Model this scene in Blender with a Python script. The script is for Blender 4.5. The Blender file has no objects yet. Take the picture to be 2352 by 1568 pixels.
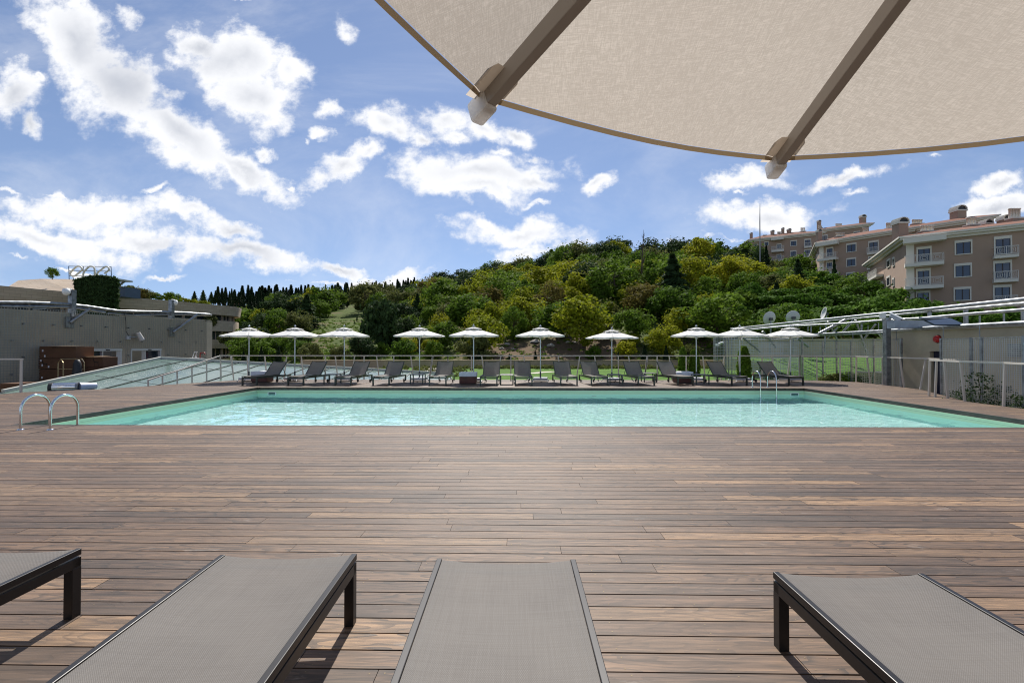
import bpy, math, random
import numpy as np
from mathutils import Vector, Matrix, noise
S = bpy.context.scene; COL = S.collection
R = math.radians; PI = math.pi
# ---------------------------------------------------------------- camera
F, CX, CY, W_, YAW, PIT, H = 1060.0, 1176.0, 784.0, 2352.0, .0170, .01226, 1.5
cam = bpy.data.objects.new('camera', bpy.data.cameras.new('camera')); COL.objects.link(cam)
cam.location = (0, 0, H); cam.rotation_euler = (PI/2+PIT, 0, YAW)
cam.data.sensor_width = 36; cam.data.lens = 36*F/W_; cam.data.clip_start = .05; cam.data.clip_end = 6000
S.camera = cam
MC = Matrix.Rotation(YAW, 3, 'Z') @ Matrix.Rotation(PI/2+PIT, 3, 'X')
# ---------------------------------------------------------------- light
SUN_EL, SUN_AZ = 50.0, 1.5      # degrees above the horizon, degrees left of +Y
sd = bpy.data.lights.new('sun', 'SUN'); sd.energy = 5.0; sd.angle = R(.53); sd.color = (1, .95, .88)
sun = bpy.data.objects.new('sun', sd); COL.objects.link(sun)
sun.rotation_euler = (R(90-SUN_EL), 0, R(SUN_AZ+180))
sd.cycles.is_caustics_light = True
S.view_settings.view_transform = 'Standard'; S.view_settings.look = 'None'
S.view_settings.exposure = EXPO = .35; S.view_settings.gamma = 1
S.cycles.use_denoising = True; S.cycles.pixel_filter_type = 'BLACKMAN_HARRIS'; S.cycles.filter_width = 1.1
S.cycles.max_bounces = 10; S.cycles.transparent_max_bounces = 24; S.cycles.transmission_bounces = 8
S.cycles.caustics_refractive = True; S.cycles.caustics_reflective = False; S.cycles.sample_clamp_indirect = 6

def ray(px, py):
    return MC @ Vector(((px-CX)/F, (CY-py)/F, -1))
def at(px, py, Y):
    d = ray(px, py); return Vector((0, 0, H)) + d*(Y/d.y)
def gz(px, py, z=0.0):
    d = ray(px, py); return Vector((0, 0, H)) + d*((z-H)/d.z)
def proj(p):
    q = MC.transposed() @ (Vector(p)-Vector((0, 0, H)))
    return (CX+F*q.x/-q.z, CY-F*q.y/-q.z) if q.z < -.01 else (-1e5, -1e5)
def c2(x, y): return (490+x/4.2664, 704.3+y/4.2664)
def c3(x, y): return (980+x/4.2664, 704.3+y/4.2664)
def c4(x, y): return (1470+x/4.2664, 704.3+y/4.2664)
def c1(x, y): return (x/4.2664, 588+y/4.2664)
def c5(x, y): return (1800.7+x/4.2664, 643.1+y/4.2664)
def c6(x, y): return (1678.2+x/3.491, 428.7+y/3.491)

# ---------------------------------------------------------------- node helpers
class NT:
    def __init__(s, nt): s.t = nt; s.n = nt.nodes; s.l = nt.links
    def new(s, ty, **kw):
        n = s.n.new(ty)
        for k, v in kw.items(): setattr(n, k, v)
        return n
    def set(s, sock, v):
        if isinstance(v, bpy.types.NodeSocket): s.l.new(v, sock)
        elif v is not None: sock.default_value = v
    def math(s, op, a, b=None, c=None, clamp=False):
        n = s.new('ShaderNodeMath', operation=op); n.use_clamp = clamp
        for i, v in enumerate((a, b, c)):
            if v is not None: s.set(n.inputs[i], v)
        return n.outputs[0]
    def vm(s, op, a, b=None):
        n = s.new('ShaderNodeVectorMath', operation=op); s.set(n.inputs[0], a)
        if b is not None: s.set(n.inputs[3] if op == 'SCALE' else n.inputs[1], b)
        return n.outputs['Value'] if op in ('LENGTH', 'DOT_PRODUCT') else n.outputs[0]
    def noise(s, vec, scale, detail=4, rough=.55, dist=0, out=0):
        n = s.new('ShaderNodeTexNoise'); s.set(n.inputs['Vector'], vec)
        n.inputs['Scale'].default_value = scale; n.inputs['Detail'].default_value = detail
        n.inputs['Roughness'].default_value = rough; n.inputs['Distortion'].default_value = dist
        return n.outputs[out]
    def mapping(s, vec, loc=(0, 0, 0), rot=(0, 0, 0), sc=(1, 1, 1), typ='POINT'):
        n = s.new('ShaderNodeMapping', vector_type=typ); s.set(n.inputs[0], vec)
        n.inputs['Location'].default_value = loc; n.inputs['Rotation'].default_value = rot; n.inputs['Scale'].default_value = sc
        return n.outputs[0]
    def ramp(s, fac, stops, interp='LINEAR'):
        n = s.new('ShaderNodeValToRGB'); s.set(n.inputs[0], fac); cr = n.color_ramp; cr.interpolation = interp
        while len(cr.elements) < len(stops): cr.elements.new(.5)
        for e, (p, c) in zip(cr.elements, stops):
            e.position = p; e.color = (*c, 1) if not isinstance(c, (int, float)) else (c, c, c, 1)
        return n.outputs[0]
    def mix(s, fac, a, b, mode='MIX'):
        n = s.new('ShaderNodeMix', data_type='RGBA', blend_type=mode)
        s.set(n.inputs[0], fac); s.set(n.inputs[6], c4c(a)); s.set(n.inputs[7], c4c(b)); return n.outputs[2]
    def rng(s, v, a, b, c=0, d=1, typ='SMOOTHSTEP'):
        n = s.new('ShaderNodeMapRange', interpolation_type=typ); s.set(n.inputs[0], v)
        for i, k in zip((1, 2, 3, 4), (a, b, c, d)): n.inputs[i].default_value = k
        return n.outputs[0]
    def bump(s, h, strength=.3, dist=.01):
        n = s.new('ShaderNodeBump'); s.set(n.inputs['Height'], h); n.inputs['Strength'].default_value = strength; n.inputs['Distance'].default_value = dist
        return n.outputs[0]
def c4c(v):
    return (*v, 1) if isinstance(v, tuple) and len(v) == 3 else v
MATS = {}
def mat(name, col=(.5, .5, .5), rough=.6, metal=0, var=0.0, vscale=3.0, bump=0.0, bscale=40, trans=0.0, spec=.5, fn=None, rnd=0.0, coat=0):
    if name in MATS: return MATS[name]
    m = bpy.data.materials.new(name); m.use_nodes = True; T = NT(m.node_tree)
    b = T.n['Principled BSDF']; b.inputs['Roughness'].default_value = rough; b.inputs['Metallic'].default_value = metal
    b.inputs['Specular IOR Level'].default_value = spec; b.inputs['Coat Weight'].default_value = coat
    tc = T.new('ShaderNodeTexCoord'); ob = tc.outputs['Object']
    c = c4c(col)
    if fn: c = fn(T, ob, b) or c
    if var:
        nz = T.noise(ob, vscale, 5, .6)
        c = T.mix(T.rng(nz, .3, .7, 0, 1), T.mix(1, c, (1-var,)*3, 'MULTIPLY'), T.mix(1, c, (1+var*.6,)*3, 'MULTIPLY'))
    if rnd:
        oi = T.new('ShaderNodeObjectInfo')
        c = T.mix(oi.outputs['Random'], T.mix(1, c, (1-rnd,)*3, 'MULTIPLY'), T.mix(1, c, (1+rnd,)*3, 'MULTIPLY'))
    T.set(b.inputs['Base Color'], c)
    if bump: T.set(b.inputs['Normal'], T.bump(T.noise(ob, bscale, 4), bump, .01))
    if trans:
        tr = T.new('ShaderNodeBsdfTranslucent'); T.set(tr.inputs[0], c)
        mx = T.new('ShaderNodeMixShader'); mx.inputs[0].default_value = trans
        T.l.new(b.outputs[0], mx.inputs[1]); T.l.new(tr.outputs[0], mx.inputs[2]); T.l.new(mx.outputs[0], T.n['Material Output'].inputs[0])
    MATS[name] = m; return m

# ---------------------------------------------------------------- world: blue sky with fair-weather clouds
w = bpy.data.worlds.new('World'); S.world = w; w.use_nodes = True; T = NT(w.node_tree)
bg = T.n['Background']; bg.inputs[1].default_value = .085
sky = T.new('ShaderNodeTexSky'); sky.sky_type = 'NISHITA'; sky.sun_disc = False
sky.sun_elevation = R(SUN_EL); sky.sun_rotation = R(-SUN_AZ); sky.altitude = 120; sky.air_density = 1.0; sky.dust_density = .05; sky.ozone_density = 1.6
hs = T.new('ShaderNodeHueSaturation'); T.set(hs.inputs['Color'], sky.outputs[0]); hs.inputs['Saturation'].default_value = .95; hs.inputs['Hue'].default_value = .505; hs.inputs['Value'].default_value = SKYV = 1.14
tc = T.new('ShaderNodeTexCoord'); D = tc.outputs['Generated']
T.set(sky.inputs[0], T.vm('NORMALIZE', T.vm('ADD', D, (0, 0, .14))))
sep = T.new('ShaderNodeSeparateXYZ'); T.set(sep.inputs[0], D)
yy = T.math('MAXIMUM', sep.outputs[1], .02)
cb = T.new('ShaderNodeCombineXYZ'); T.set(cb.inputs[0], T.math('DIVIDE', sep.outputs[0], yy)); T.set(cb.inputs[1], T.math('DIVIDE', sep.outputs[2], yy))
uv = cb.outputs[0]
wn = T.new('ShaderNodeTexNoise'); T.set(wn.inputs['Vector'], uv); wn.inputs['Scale'].default_value = 3.2; wn.inputs['Detail'].default_value = 7; wn.inputs['Roughness'].default_value = .6
off = T.vm('SCALE', T.vm('SUBTRACT', wn.outputs['Color'], (.5, .5, .5)), .22)
uw = T.vm('ADD', uv, off)
BL = [ # centre x, y, half sizes, tilt (image, clockwise degrees), weight
 (170,60,150,85,45,1),(290,200,190,92,48,1.05),(430,320,170,72,38,1.05),(560,400,115,35,25,1),(610,365,40,18,15,.8),
 (545,130,125,75,25,1),(600,230,95,88,40,1),(470,90,60,35,30,1),(655,150,50,75,-35,.9),(420,210,60,40,20,.6),
 (20,200,70,80,60,.9),(65,260,50,30,30,.8),(85,165,22,16,40,.7),
 (738,265,32,30,40,1.05),(725,330,30,22,30,.7),(900,300,70,40,10,.8),(1040,320,60,24,10,.8),(868,280,80,45,-8,.95),(1010,285,85,38,8,.9),(1105,285,80,36,10,.85),(965,325,55,28,0,.9),(1190,300,60,26,15,.95),
 (770,400,68,32,-15,1.05),(815,370,48,30,-35,1),(1095,405,205,58,3,1.05),(1080,448,150,34,12,.9),(1225,435,95,32,5,.9),(1150,352,42,18,5,.8),(1240,360,40,17,5,.8),
 (1195,540,155,34,4,.95),(1110,518,70,20,8,.8),(1200,575,100,22,0,.9),
 (190,480,190,42,8,1),(110,540,200,38,8,1),(420,490,160,26,10,.9),(520,520,110,26,10,.9),(560,575,220,34,10,1),(310,540,210,34,10,.9),(780,605,90,18,8,.9),(900,638,110,18,-2,.9),(330,445,40,12,5,.7),(60,600,60,12,0,.6),(380,610,60,9,0,.6),(170,605,60,7,0,.6),(30,430,60,12,10,.6),(140,440,90,9,10,.6),(750,645,150,9,0,.5),
 (1700,420,95,28,-18,1),(1755,498,140,36,-6,1.1),(1690,455,30,10,-5,.6),(1930,410,130,20,-5,.95),(1960,440,60,14,5,.6),(2130,382,32,13,5,.7),(2310,432,70,26,-12,1),(2300,490,130,30,-10,1.05),(1385,432,48,24,-20,.85),(1660,560,60,12,0,.6),(1560,555,25,9,0,.5),(1240,488,50,12,0,.6),
 (800,40,60,40,60,.38),(540,5,60,14,5,.6),(300,15,60,40,50,.4),(700,340,20,16,20,.5),(672,432,14,8,0,.5)]
acc = None
for (x, y, a, b2, rt, wt) in BL:
    d = ray(x, y); u0, v0 = d.x/d.y, d.z/d.y
    da = ray(x+4, y); kx = abs(da.x/da.y-u0)/4
    ky = abs(ray(x, y+4).z/ray(x, y+4).y-v0)/4
    m = T.mapping(uw, (u0, v0, 0), (0, 0, R(-rt)), (a*kx, b2*ky, 1), 'TEXTURE')
    v = T.math('SUBTRACT', wt, T.vm('LENGTH', m))
    acc = v if acc is None else T.math('SMOOTH_MAX', acc, v, .22)
acc = T.math('MAXIMUM', acc, -1.2)
fb = T.noise(T.mapping(uv, sc=(1, 1.25, 1)), 8.5, 12, .63, .1)
fb2 = T.noise(T.mapping(uv, sc=(1, 1.25, 1)), 24, 8, .62)
wisp = T.math('MULTIPLY', T.rng(T.noise(T.mapping(uv, rot=(0, 0, .5), sc=(1, 2.2, 1)), 1.9, 10, .62, .4), .42, .80), .36)
den = T.math('ADD', acc, T.math('ADD', T.math('MULTIPLY', T.math('SUBTRACT', fb, .5), 2.5), T.math('MULTIPLY', T.math('SUBTRACT', fb2, .5), .9)))
cov = T.math('POWER', T.rng(den, -.34, .50), 1.45)
cov = T.math('MAXIMUM', cov, wisp)
front = T.rng(sep.outputs[1], .02, .12)
gen = T.math('MULTIPLY', T.rng(T.noise(T.mapping(D, sc=(1, 1, 2.2)), 2.6, 9, .6), .5, .66), .9)
cov = T.math('ADD', T.math('MULTIPLY', cov, front), T.math('MULTIPLY', gen, T.math('SUBTRACT', 1, front)))
cov = T.math('MULTIPLY', cov, T.rng(sep.outputs[2], 0, .05))
thick = T.rng(T.math('ADD', T.math('MULTIPLY', acc, 1.0), T.math('MULTIPLY', T.math('SUBTRACT', T.noise(T.mapping(uv, (.03, -.05, 0)), 3.0, 3, .45), .5), 2.4)), .35, 1.35)
ccol = T.mix(thick, (9.4, 9.5, 9.8), (5.6, 5.9, 6.6))
T.set(bg.inputs[0], T.mix(cov, hs.outputs[0], ccol))

# ---------------------------------------------------------------- object helpers
def tag(o, label=None, cat=None, group=None, kind=None):
    if label: o['label'] = label
    if cat: o['category'] = cat
    if group: o['group'] = group
    if kind: o['kind'] = kind
    return o
def thing(name, label, cat, loc=(0, 0, 0), rz=0, group=None):
    o = bpy.data.objects.new(name, None); COL.objects.link(o); o.location = loc; o.rotation_euler = (0, 0, rz)
    o.empty_display_size = .2
    return tag(o, label, cat, group)
def link(name, me, parent=None):
    o = bpy.data.objects.new(name, me); COL.objects.link(o)
    if parent: o.parent = parent
    return o
def dup(root, loc=None, rz=None, label=None, parent=None, scale=None):
    r = root.copy(); COL.objects.link(r); r.parent = parent
    if loc is not None: r.location = loc
    if rz is not None: r.rotation_euler = (0, 0, rz)
    if scale is not None: r.scale = scale
    if label: r['label'] = label
    for ch in root.children: dup(ch, parent=r)
    return r
class MB:
    def __init__(s): s.v = []; s.f = []; s.m = []; s.sm = []
    def add(s, vs, fs, mi=0, smooth=False):
        o = len(s.v); s.v += [tuple(p) for p in vs]; s.f += [tuple(i+o for i in f) for f in fs]
        s.m += [mi]*len(fs); s.sm += [smooth]*len(fs); return s
    def box(s, a, b, mi=0):
        x0, y0, z0 = a; x1, y1, z1 = b
        return s.add([(x0,y0,z0),(x1,y0,z0),(x1,y1,z0),(x0,y1,z0),(x0,y0,z1),(x1,y0,z1),(x1,y1,z1),(x0,y1,z1)],
              [(0,3,2,1),(4,5,6,7),(0,1,5,4),(1,2,6,5),(2,3,7,6),(3,0,4,7)], mi)
    def beam(s, p, q, w, h, mi=0, up=(0, 0, 1)):
        p, q = Vector(p), Vector(q); d = (q-p).normalized(); up = Vector(up)
        if abs(d.dot(up)) > .98: up = Vector((0, 1, 0))
        a = d.cross(up).normalized()*w/2; b = a.cross(d).normalized()*h/2
        return s.add([p-a-b, p+a-b, p+a+b, p-a+b, q-a-b, q+a-b, q+a+b, q-a+b], [(0,1,2,3),(7,6,5,4),(0,4,5,1),(1,5,6,2),(2,6,7,3),(3,7,4,0)], mi)
    def tube(s, pts, r, n=8, mi=0, closed=False, cap=True):
        P = [Vector(p) for p in pts]; N = len(P); rs = r if isinstance(r, (list, tuple)) else [r]*N
        vs = []; prev = None
        for i in range(N):
            if closed: d = P[(i+1) % N]-P[i-1]
            else: d = P[min(i+1, N-1)]-P[max(i-1, 0)]
            d.normalize()
            if prev is None:
                u = d.cross(Vector((0, 0, 1)) if abs(d.z) < .9 else Vector((1, 0, 0))).normalized()
            else: u = (prev-d*prev.dot(d)).normalized()
            prev = u; v = d.cross(u)
            vs += [P[i]+(u*math.cos(2*PI*k/n)+v*math.sin(2*PI*k/n))*rs[i] for k in range(n)]
        fs = []
        for i in range(N if closed else N-1):
            j = (i+1) % N
            fs += [(i*n+k, i*n+(k+1) % n, j*n+(k+1) % n, j*n+k) for k in range(n)]
        s.add(vs, fs, mi, True)
        if cap and not closed: s.add(vs[:n], [tuple(range(n))[::-1]], mi); s.add(vs[-n:], [tuple(range(n))], mi)
        return s
    def lathe(s, prof, n=16, c=(0, 0, 0), mi=0, smooth=True):
        vs = [(c[0]+r*math.cos(2*PI*k/n), c[1]+r*math.sin(2*PI*k/n), c[2]+z) for (r, z) in prof for k in range(n)]
        fs = [(i*n+k, i*n+(k+1) % n, (i+1)*n+(k+1) % n, (i+1)*n+k) for i in range(len(prof)-1) for k in range(n)]
        return s.add(vs, fs, mi, smooth)
    def prism(s, poly, z0, z1, mi=0):
        n = len(poly); vs = [(x, y, z0) for x, y in poly]+[(x, y, z1) for x, y in poly]
        return s.add(vs, [tuple(range(n))[::-1], tuple(range(n, 2*n))]+[(k, (k+1) % n, n+(k+1) % n, n+k) for k in range(n)], mi)
    def build(s, name, mats, parent=None, bevel=0):
        me = bpy.data.meshes.new(name); me.from_pydata(s.v, [], s.f)
        for m in (mats if isinstance(mats, (list, tuple)) else [mats]): me.materials.append(m)
        me.polygons.foreach_set('material_index', s.m); me.polygons.foreach_set('use_smooth', s.sm); me.update()
        o = link(name, me, parent)
        if bevel:
            b = o.modifiers.new('bevel', 'BEVEL'); b.width = bevel; b.segments = 2; b.limit_method = 'ANGLE'
        return o
def interp(tab, x):
    if x <= tab[0][0]: return tab[0][1:]
    for a, b in zip(tab, tab[1:]):
        if x <= b[0]:
            k = (x-a[0])/(b[0]-a[0]); return tuple(p+(q-p)*k for p, q in zip(a[1:], b[1:]))
    return tab[-1][1:]

# ---------------------------------------------------------------- materials
galv = mat('galvanised_steel', (.30, .315, .33), .42, .8, .35, 6)
creamrail = mat('cream_painted_steel', (.62, .57, .50), .4)
bronze = mat('dark_bronze_metal', (.016, .014, .013), .38, .2)
gunmetal = mat('olive_grey_metal', (.075, .085, .075), .3, .5)
chrome = mat('polished_steel', (.75, .76, .76), .1, 1)
white = mat('white_paint', (.8, .8, .78), .5)
black = mat('black_plastic', (.02, .02, .022), .5)
cream_wall = mat('cream_render', (.50, .43, .30), .9, 0, .12, 1.5, .15, 60)
dglass = mat('dark_window_glass', (.02, .03, .045), .06, 0, spec=.8)
# ---------------------------------------------------------------- timber pool deck
P0 = .135
FARY = 21.2
LP = [gz(*p) for p in ((-200, 921), (50, 900.5), (239, 893), (340, 886), (539, 873))]
RP = [gz(*p) for p in ((1836, 872.5), (1966, 876.6), (2028, 883.4), (2112, 893.4), (2217, 921), (2305, 932.6))]
LT = sorted([(p.y, p.x) for p in LP]); LT = [(-3, LT[0][1]-1)]+LT
RT = sorted([(p.y, p.x) for p in RP]); RT = [(-3, RT[0][1]-.3)]+RT
PX0 = gz(314, 933).x*.5+gz(77, 967.7).x*.5; PX1 = 10.36
PY0, PY1 = gz(1176, 978.3).y, gz(1300, 890.6).y
PROW0 = round(PY0/P0)*P0; PROW1 = round(PY1/P0)*P0
random.seed(4)
dv, df, dm, da = [], [], [], []
def dbox(x0, x1, y0, y1, z0, z1, mi, rv):
    o = len(dv); dv.extend([(x0,y0,z0),(x1,y0,z0),(x1,y1,z0),(x0,y1,z0),(x0,y0,z1),(x1,y0,z1),(x1,y1,z1),(x0,y1,z1)])
    for f in ((4,5,6,7),(0,1,5,4),(1,2,6,5),(2,3,7,6),(3,0,4,7)): df.append(tuple(i+o for i in f)); dm.append(mi)
    da.extend([rv]*8)
y = -1.62; row = 0
while y < FARY-.01:
    yc = y+P0/2
    xl, xr = interp(LT, yc)[0], interp(RT, yc)[0]
    x = xl-random.random()*2.2
    while x < xr:
        L = random.choice((1.6, 2.0, 2.0, 2.4, 2.8)); x2 = x+L; rv = random.random()
        segs = [(max(x, xl), min(x2, xr))]
        if PROW0 < yc < PROW1:
            segs = [(a, min(b, PX0)) for a, b in segs if a < PX0]+[(max(a, PX1), b) for a, b in segs if b > PX1]
        for a, b in segs:
            if b-a > .03:
                dz = random.uniform(-.0008, .0008)
                dbox(a+.0015, b-.0015, y+.0048, y+P0-.0048, -.024, dz, 0, rv)
                if y < 4.6:
                    k = math.ceil(a/.5)
                    xs = [a+.035, b-.035]
                    while k*.5 < b: xs.append(k*.5+.02*math.sin(k*7+row)); k += 1
                    for xx in xs:
                        if a < xx < b:
                            for yy in (y+.028, y+P0-.028):
                                yj = yy+random.uniform(-.006, .006); o = len(dv); n = 8
                                for k2 in range(n):
                                    dv.append((xx+0.0032*math.cos(2*PI*k2/n), yj+0.0032*math.sin(2*PI*k2/n), dz+.0012)); da.append(rv)
                                df.append(tuple(range(o, o+n))); dm.append(1)
        x = x2
    y += P0; row += 1
def deckmat(T, ob, b):
    at_ = T.new('ShaderNodeAttribute', attribute_name='board'); r = at_.outputs['Fac']
    wn = T.new('ShaderNodeTexWhiteNoise', noise_dimensions='1D'); T.set(wn.inputs['W'], T.math('MULTIPLY', r, 917.3))
    offv = T.vm('SCALE', wn.outputs['Color'], 40.0)
    p = T.vm('ADD', ob, offv)
    # cathedral grain: rings of a strongly stretched noise field
    base = T.noise(T.mapping(p, sc=(1.25, 6.5, 1)), 1.3, 2, .45, .25)
    ring = T.math('FRACT', T.math('MULTIPLY', base, 9))
    ringl = T.rng(ring, .45, .95, 0, 1)
    fib = T.noise(T.mapping(p, sc=(3, 160, 1)), 2.2, 3, .6)
    rr = T.rng(T.noise(T.mapping(p, sc=(.6, 3, 1)), 1.1, 2), .38, .62)
    ringl = T.math('MULTIPLY', ringl, T.math('ADD', .45, T.math('MULTIPLY', rr, .55)))
    c = T.ramp(r, [(0, (.066, .040, .025)), (.3, (.118, .067, .038)), (.55, (.175, .102, .056)), (.8, (.145, .084, .046)), (.93, (.24, .147, .078)), (1, (.36, .215, .11))])
    c = T.mix(T.math('MULTIPLY', ringl, .92), c, (.014, .009, .006))
    c = T.mix(T.math('MULTIPLY', T.rng(fib, .35, .65), .55), c, (.05, .035, .026))
    # weathering and scuffs, not tied to boards
    wz = T.noise(ob, .35, 4, .6)
    sc_ = T.rng(T.noise(T.mapping(ob, rot=(0, 0, .35), sc=(1.0, 3.2, 1)), 2.1, 9, .72), .60, .74)
    c = T.mix(T.rng(wz, .35, .65, 0, .3), c, (.18, .13, .095))
    c = T.mix(T.math('MULTIPLY', sc_, .5), c, (.36, .33, .30))
    stk = T.noise(T.mapping(p, sc=(.9, 26, 1)), 2.0, 5, .65); stk2 = T.noise(T.mapping(ob, sc=(.5, 7, 1)), 3.0, 6, .7)
    c = T.mix(1, c, T.ramp(stk, [(.3, (.46, .44, .42)), (.5, (.95, .95, .95)), (.72, (1.65, 1.6, 1.5))]), 'MULTIPLY')
    c = T.mix(1, c, T.ramp(stk2, [(.32, (.66, .64, .62)), (.5, (1, 1, 1)), (.68, (1.35, 1.35, 1.35))]), 'MULTIPLY')
    b.inputs['Specular IOR Level'].default_value = .46
    T.set(b.inputs['Roughness'], T.math('ADD', .52, T.math('MULTIPLY', fib, .2)))
    h = T.math('ADD', T.math('MULTIPLY', ringl, -1.0), T.math('MULTIPLY', fib, .6))
    T.set(b.inputs['Normal'], T.bump(h, .35, .0012))
    return c
me = bpy.data.meshes.new('pool_deck'); me.from_pydata(dv, [], df); me.polygons.foreach_set('material_index', dm)
atr = me.attributes.new('board', 'FLOAT', 'POINT'); atr.data.foreach_set('value', da)
me.materials.append(mat('weathered_timber', fn=deckmat)); me.materials.append(mat('brass_screw', (.22, .17, .10), .6, .7))
me.update(); tag(link('pool_deck', me), kind='structure', label='weathered brown timber decking around the pool')
# dark void and joists below the boards, and the edge fascia
mb = MB()
polyL = [(x, y) for y, x in LT]; polyR = [(x, y) for y, x in RT]
mb.prism([(-22, -3), (22, -3), (22, PY0-.06), (-22, PY0-.06)][:0] or [(polyL[0][0]+.03, -3), (polyR[0][0]-.03, -3), (polyR[0][0]-.03, PY0-.08), (polyL[0][0]+.03, PY0-.08)], -.55, -.06)
for poly, s in ((polyL, 1), (polyR, -1)):
    ys = [PY0-.08]+[p[1] for p in poly if PY0 < p[1] < FARY]+[FARY]
    tab = LT if s == 1 else RT
    xs_ = [interp(tab, q)[0]+s*.03 for q in ys]
    px = PX0-.08 if s == 1 else PX1+.08
    pg = [(x, q) for x, q in zip(xs_, ys)]+[(px, FARY), (px, PY0-.08)]
    if s == -1: pg = pg[::-1]
    mb.prism(pg, -.55, -.06)
mb.prism([(PX0-.08, PY1+.08), (PX1+.08, PY1+.08), (PX1+.08, FARY), (PX0-.08, FARY)], -.55, -.06)
tag(mb.build('deck_substructure', mat('dark_joist_timber', (.035, .028, .022), .9)), kind='structure', label='dark supports under the deck boards')
# ---------------------------------------------------------------- pool
WZ = -.235; PD = -1.6
mb = MB()
for (x0, x1, y0, y1) in ((PX0-.045, PX0, PY0-.045, PY1+.045), (PX1, PX1+.045, PY0-.045, PY1+.045), (PX0, PX1, PY0-.045, PY0), (PX0, PX1, PY1, PY1+.045)):
    n = int(max(x1-x0, y1-y0)/2.2)
    for i in range(n):
        if x1-x0 > 1: mb.box((x0+(x1-x0)*i/n+.002, y0, -.095), (x0+(x1-x0)*(i+1)/n-.002, y1, .004))
        else: mb.box((x0, y0+(y1-y0)*i/n+.002, -.095), (x1, y0+(y1-y0)*(i+1)/n-.002, .004))
tag(mb.build('pool_coping', mat('dark_coping_timber', (.075, .062, .052), .5, 0, .35, 2)), kind='structure', label='dark timber coping around the pool')
pool = thing('swimming_pool', 'long rectangular turquoise swimming pool set in the timber deck', 'swimming pool')
mb = MB(); e = .02; t = .25
ix0, ix1, iy0, iy1 = PX0+e, PX1-e, PY0+e, PY1-e
def wallquad(p, q, z0, z1, mi): mb.add([(p[0],p[1],z0),(q[0],q[1],z0),(q[0],q[1],z1),(p[0],p[1],z1)], [(0,1,2,3)], mi)
for p, q in (((ix0,iy1),(ix0,iy0)), ((ix1,iy0),(ix1,iy1)), ((ix0,iy0),(ix1,iy0)), ((ix1,iy1),(ix0,iy1))):
    pass
# solid basin walls and floor (boxes, inner faces painted)
zt = -.097
for (a, b_) in (((ix0-t,iy0-t,PD-.2),(ix0,iy1+t,zt)), ((ix1,iy0-t,PD-.2),(ix1+t,iy1+t,zt)), ((ix0,iy0-t,PD-.2),(ix1,iy0,zt)), ((ix0,iy1,PD-.2),(ix1,iy1+t,zt)), ((ix0,iy0,PD-.2),(ix1,iy1,PD))):
    mb.box(a, b_)
def liner(T, ob, b):
    sp = T.new('ShaderNodeSeparateXYZ'); T.set(sp.inputs[0], ob)
    nz = T.noise(ob, 1.2, 5, .6)
    c = T.mix(T.rng(nz, .3, .7), (.54, .92, .86), (.62, .95, .91))
    band = T.rng(sp.outputs[2], -.245, -.225)
    c = T.mix(band, c, T.mix(nz, (.52, .70, .46), (.62, .76, .54)))
    seam = T.math('LESS_THAN', T.math('ABSOLUTE', T.math('ADD', sp.outputs[2], .165)), .004)
    return T.mix(T.math('MULTIPLY', seam, .6), c, (.2, .25, .16))
basin = mb.build('pool_basin', mat('aqua_pool_liner', rough=.5, fn=liner), pool)
mb = MB()
for (x, y_, dx) in ((PX0+.55, iy1, 1), (PX1-.35, iy1, 1)):
    mb.box((x-.16, y_-.012, -.33), (x+.16, y_-.002, -.17), 0); mb.box((x-.12, y_-.016, -.30), (x+.12, y_-.008, -.19), 1)
    mb.build('skimmer', [white, mat('dark_recess', (.03, .08, .08), .6)], pool); mb = MB()
for k in range(4):
    cx = PX0+(PX1-PX0)*(.16+.23*k); mb = MB()
    mb.add([(cx+.11*math.cos(a), iy1-.012, -.62+.11*math.sin(a)) for a in [2*PI*i/16 for i in range(16)]], [tuple(range(16))])
    mb.build('underwater_light', mat('pool_lamp_glass', (.5, .6, .6), .2), pool)
# rippled water surface
nx, ny = 520, 230
X, Y = np.meshgrid(np.linspace(ix0, ix1, nx), np.linspace(iy0, iy1, ny))
rs = np.random.RandomState(3); Z = np.zeros_like(X)
for i in range(90):
    lam = 10**rs.uniform(-1.0, .1); th = rs.normal(.5, .9); k = 2*PI/lam; a = .00034*lam**.75*rs.uniform(.4, 1.3)
    wx = .25*np.sin(X*.9+i)+.25*np.sin(Y*1.1+2*i)
    Z += a*np.sin(k*(X*math.cos(th)+Y*math.sin(th)+wx*.6)+rs.uniform(0, 6.28))
V = np.stack([X, Y, WZ+Z], -1).reshape(-1, 3)
idx = np.arange(nx*ny).reshape(ny, nx)
Fq = np.stack([idx[:-1,:-1], idx[:-1,1:], idx[1:,1:], idx[1:,:-1]], -1).reshape(-1, 4)
def npmesh(name, V, Fq, mats, smooth=False, mi=None):
    me = bpy.data.meshes.new(name); n = len(Fq); k = Fq.shape[1]
    me.vertices.add(len(V)); me.vertices.foreach_set('co', V.astype(np.float32).ravel())
    me.loops.add(n*k); me.loops.foreach_set('vertex_index', Fq.astype(np.int32).ravel())
    me.polygons.add(n); me.polygons.foreach_set('loop_start', np.arange(0, n*k, k, dtype=np.int32))
    if smooth: me.polygons.foreach_set('use_smooth', np.ones(n, bool))
    if mi is not None: me.polygons.foreach_set('material_index', mi.astype(np.int32))
    for m in mats: me.materials.append(m)
    me.update(calc_edges=True); return me
wm = bpy.data.materials.new('pool_water'); wm.use_nodes = True; TW = NT(wm.node_tree); TW.n.remove(TW.n['Principled BSDF'])
gl = TW.new('ShaderNodeBsdfGlass'); gl.inputs['IOR'].default_value = 1.27; gl.inputs['Roughness'].default_value = 0.0; gl.inputs['Color'].default_value = (.97, 1, 1, 1)
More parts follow.
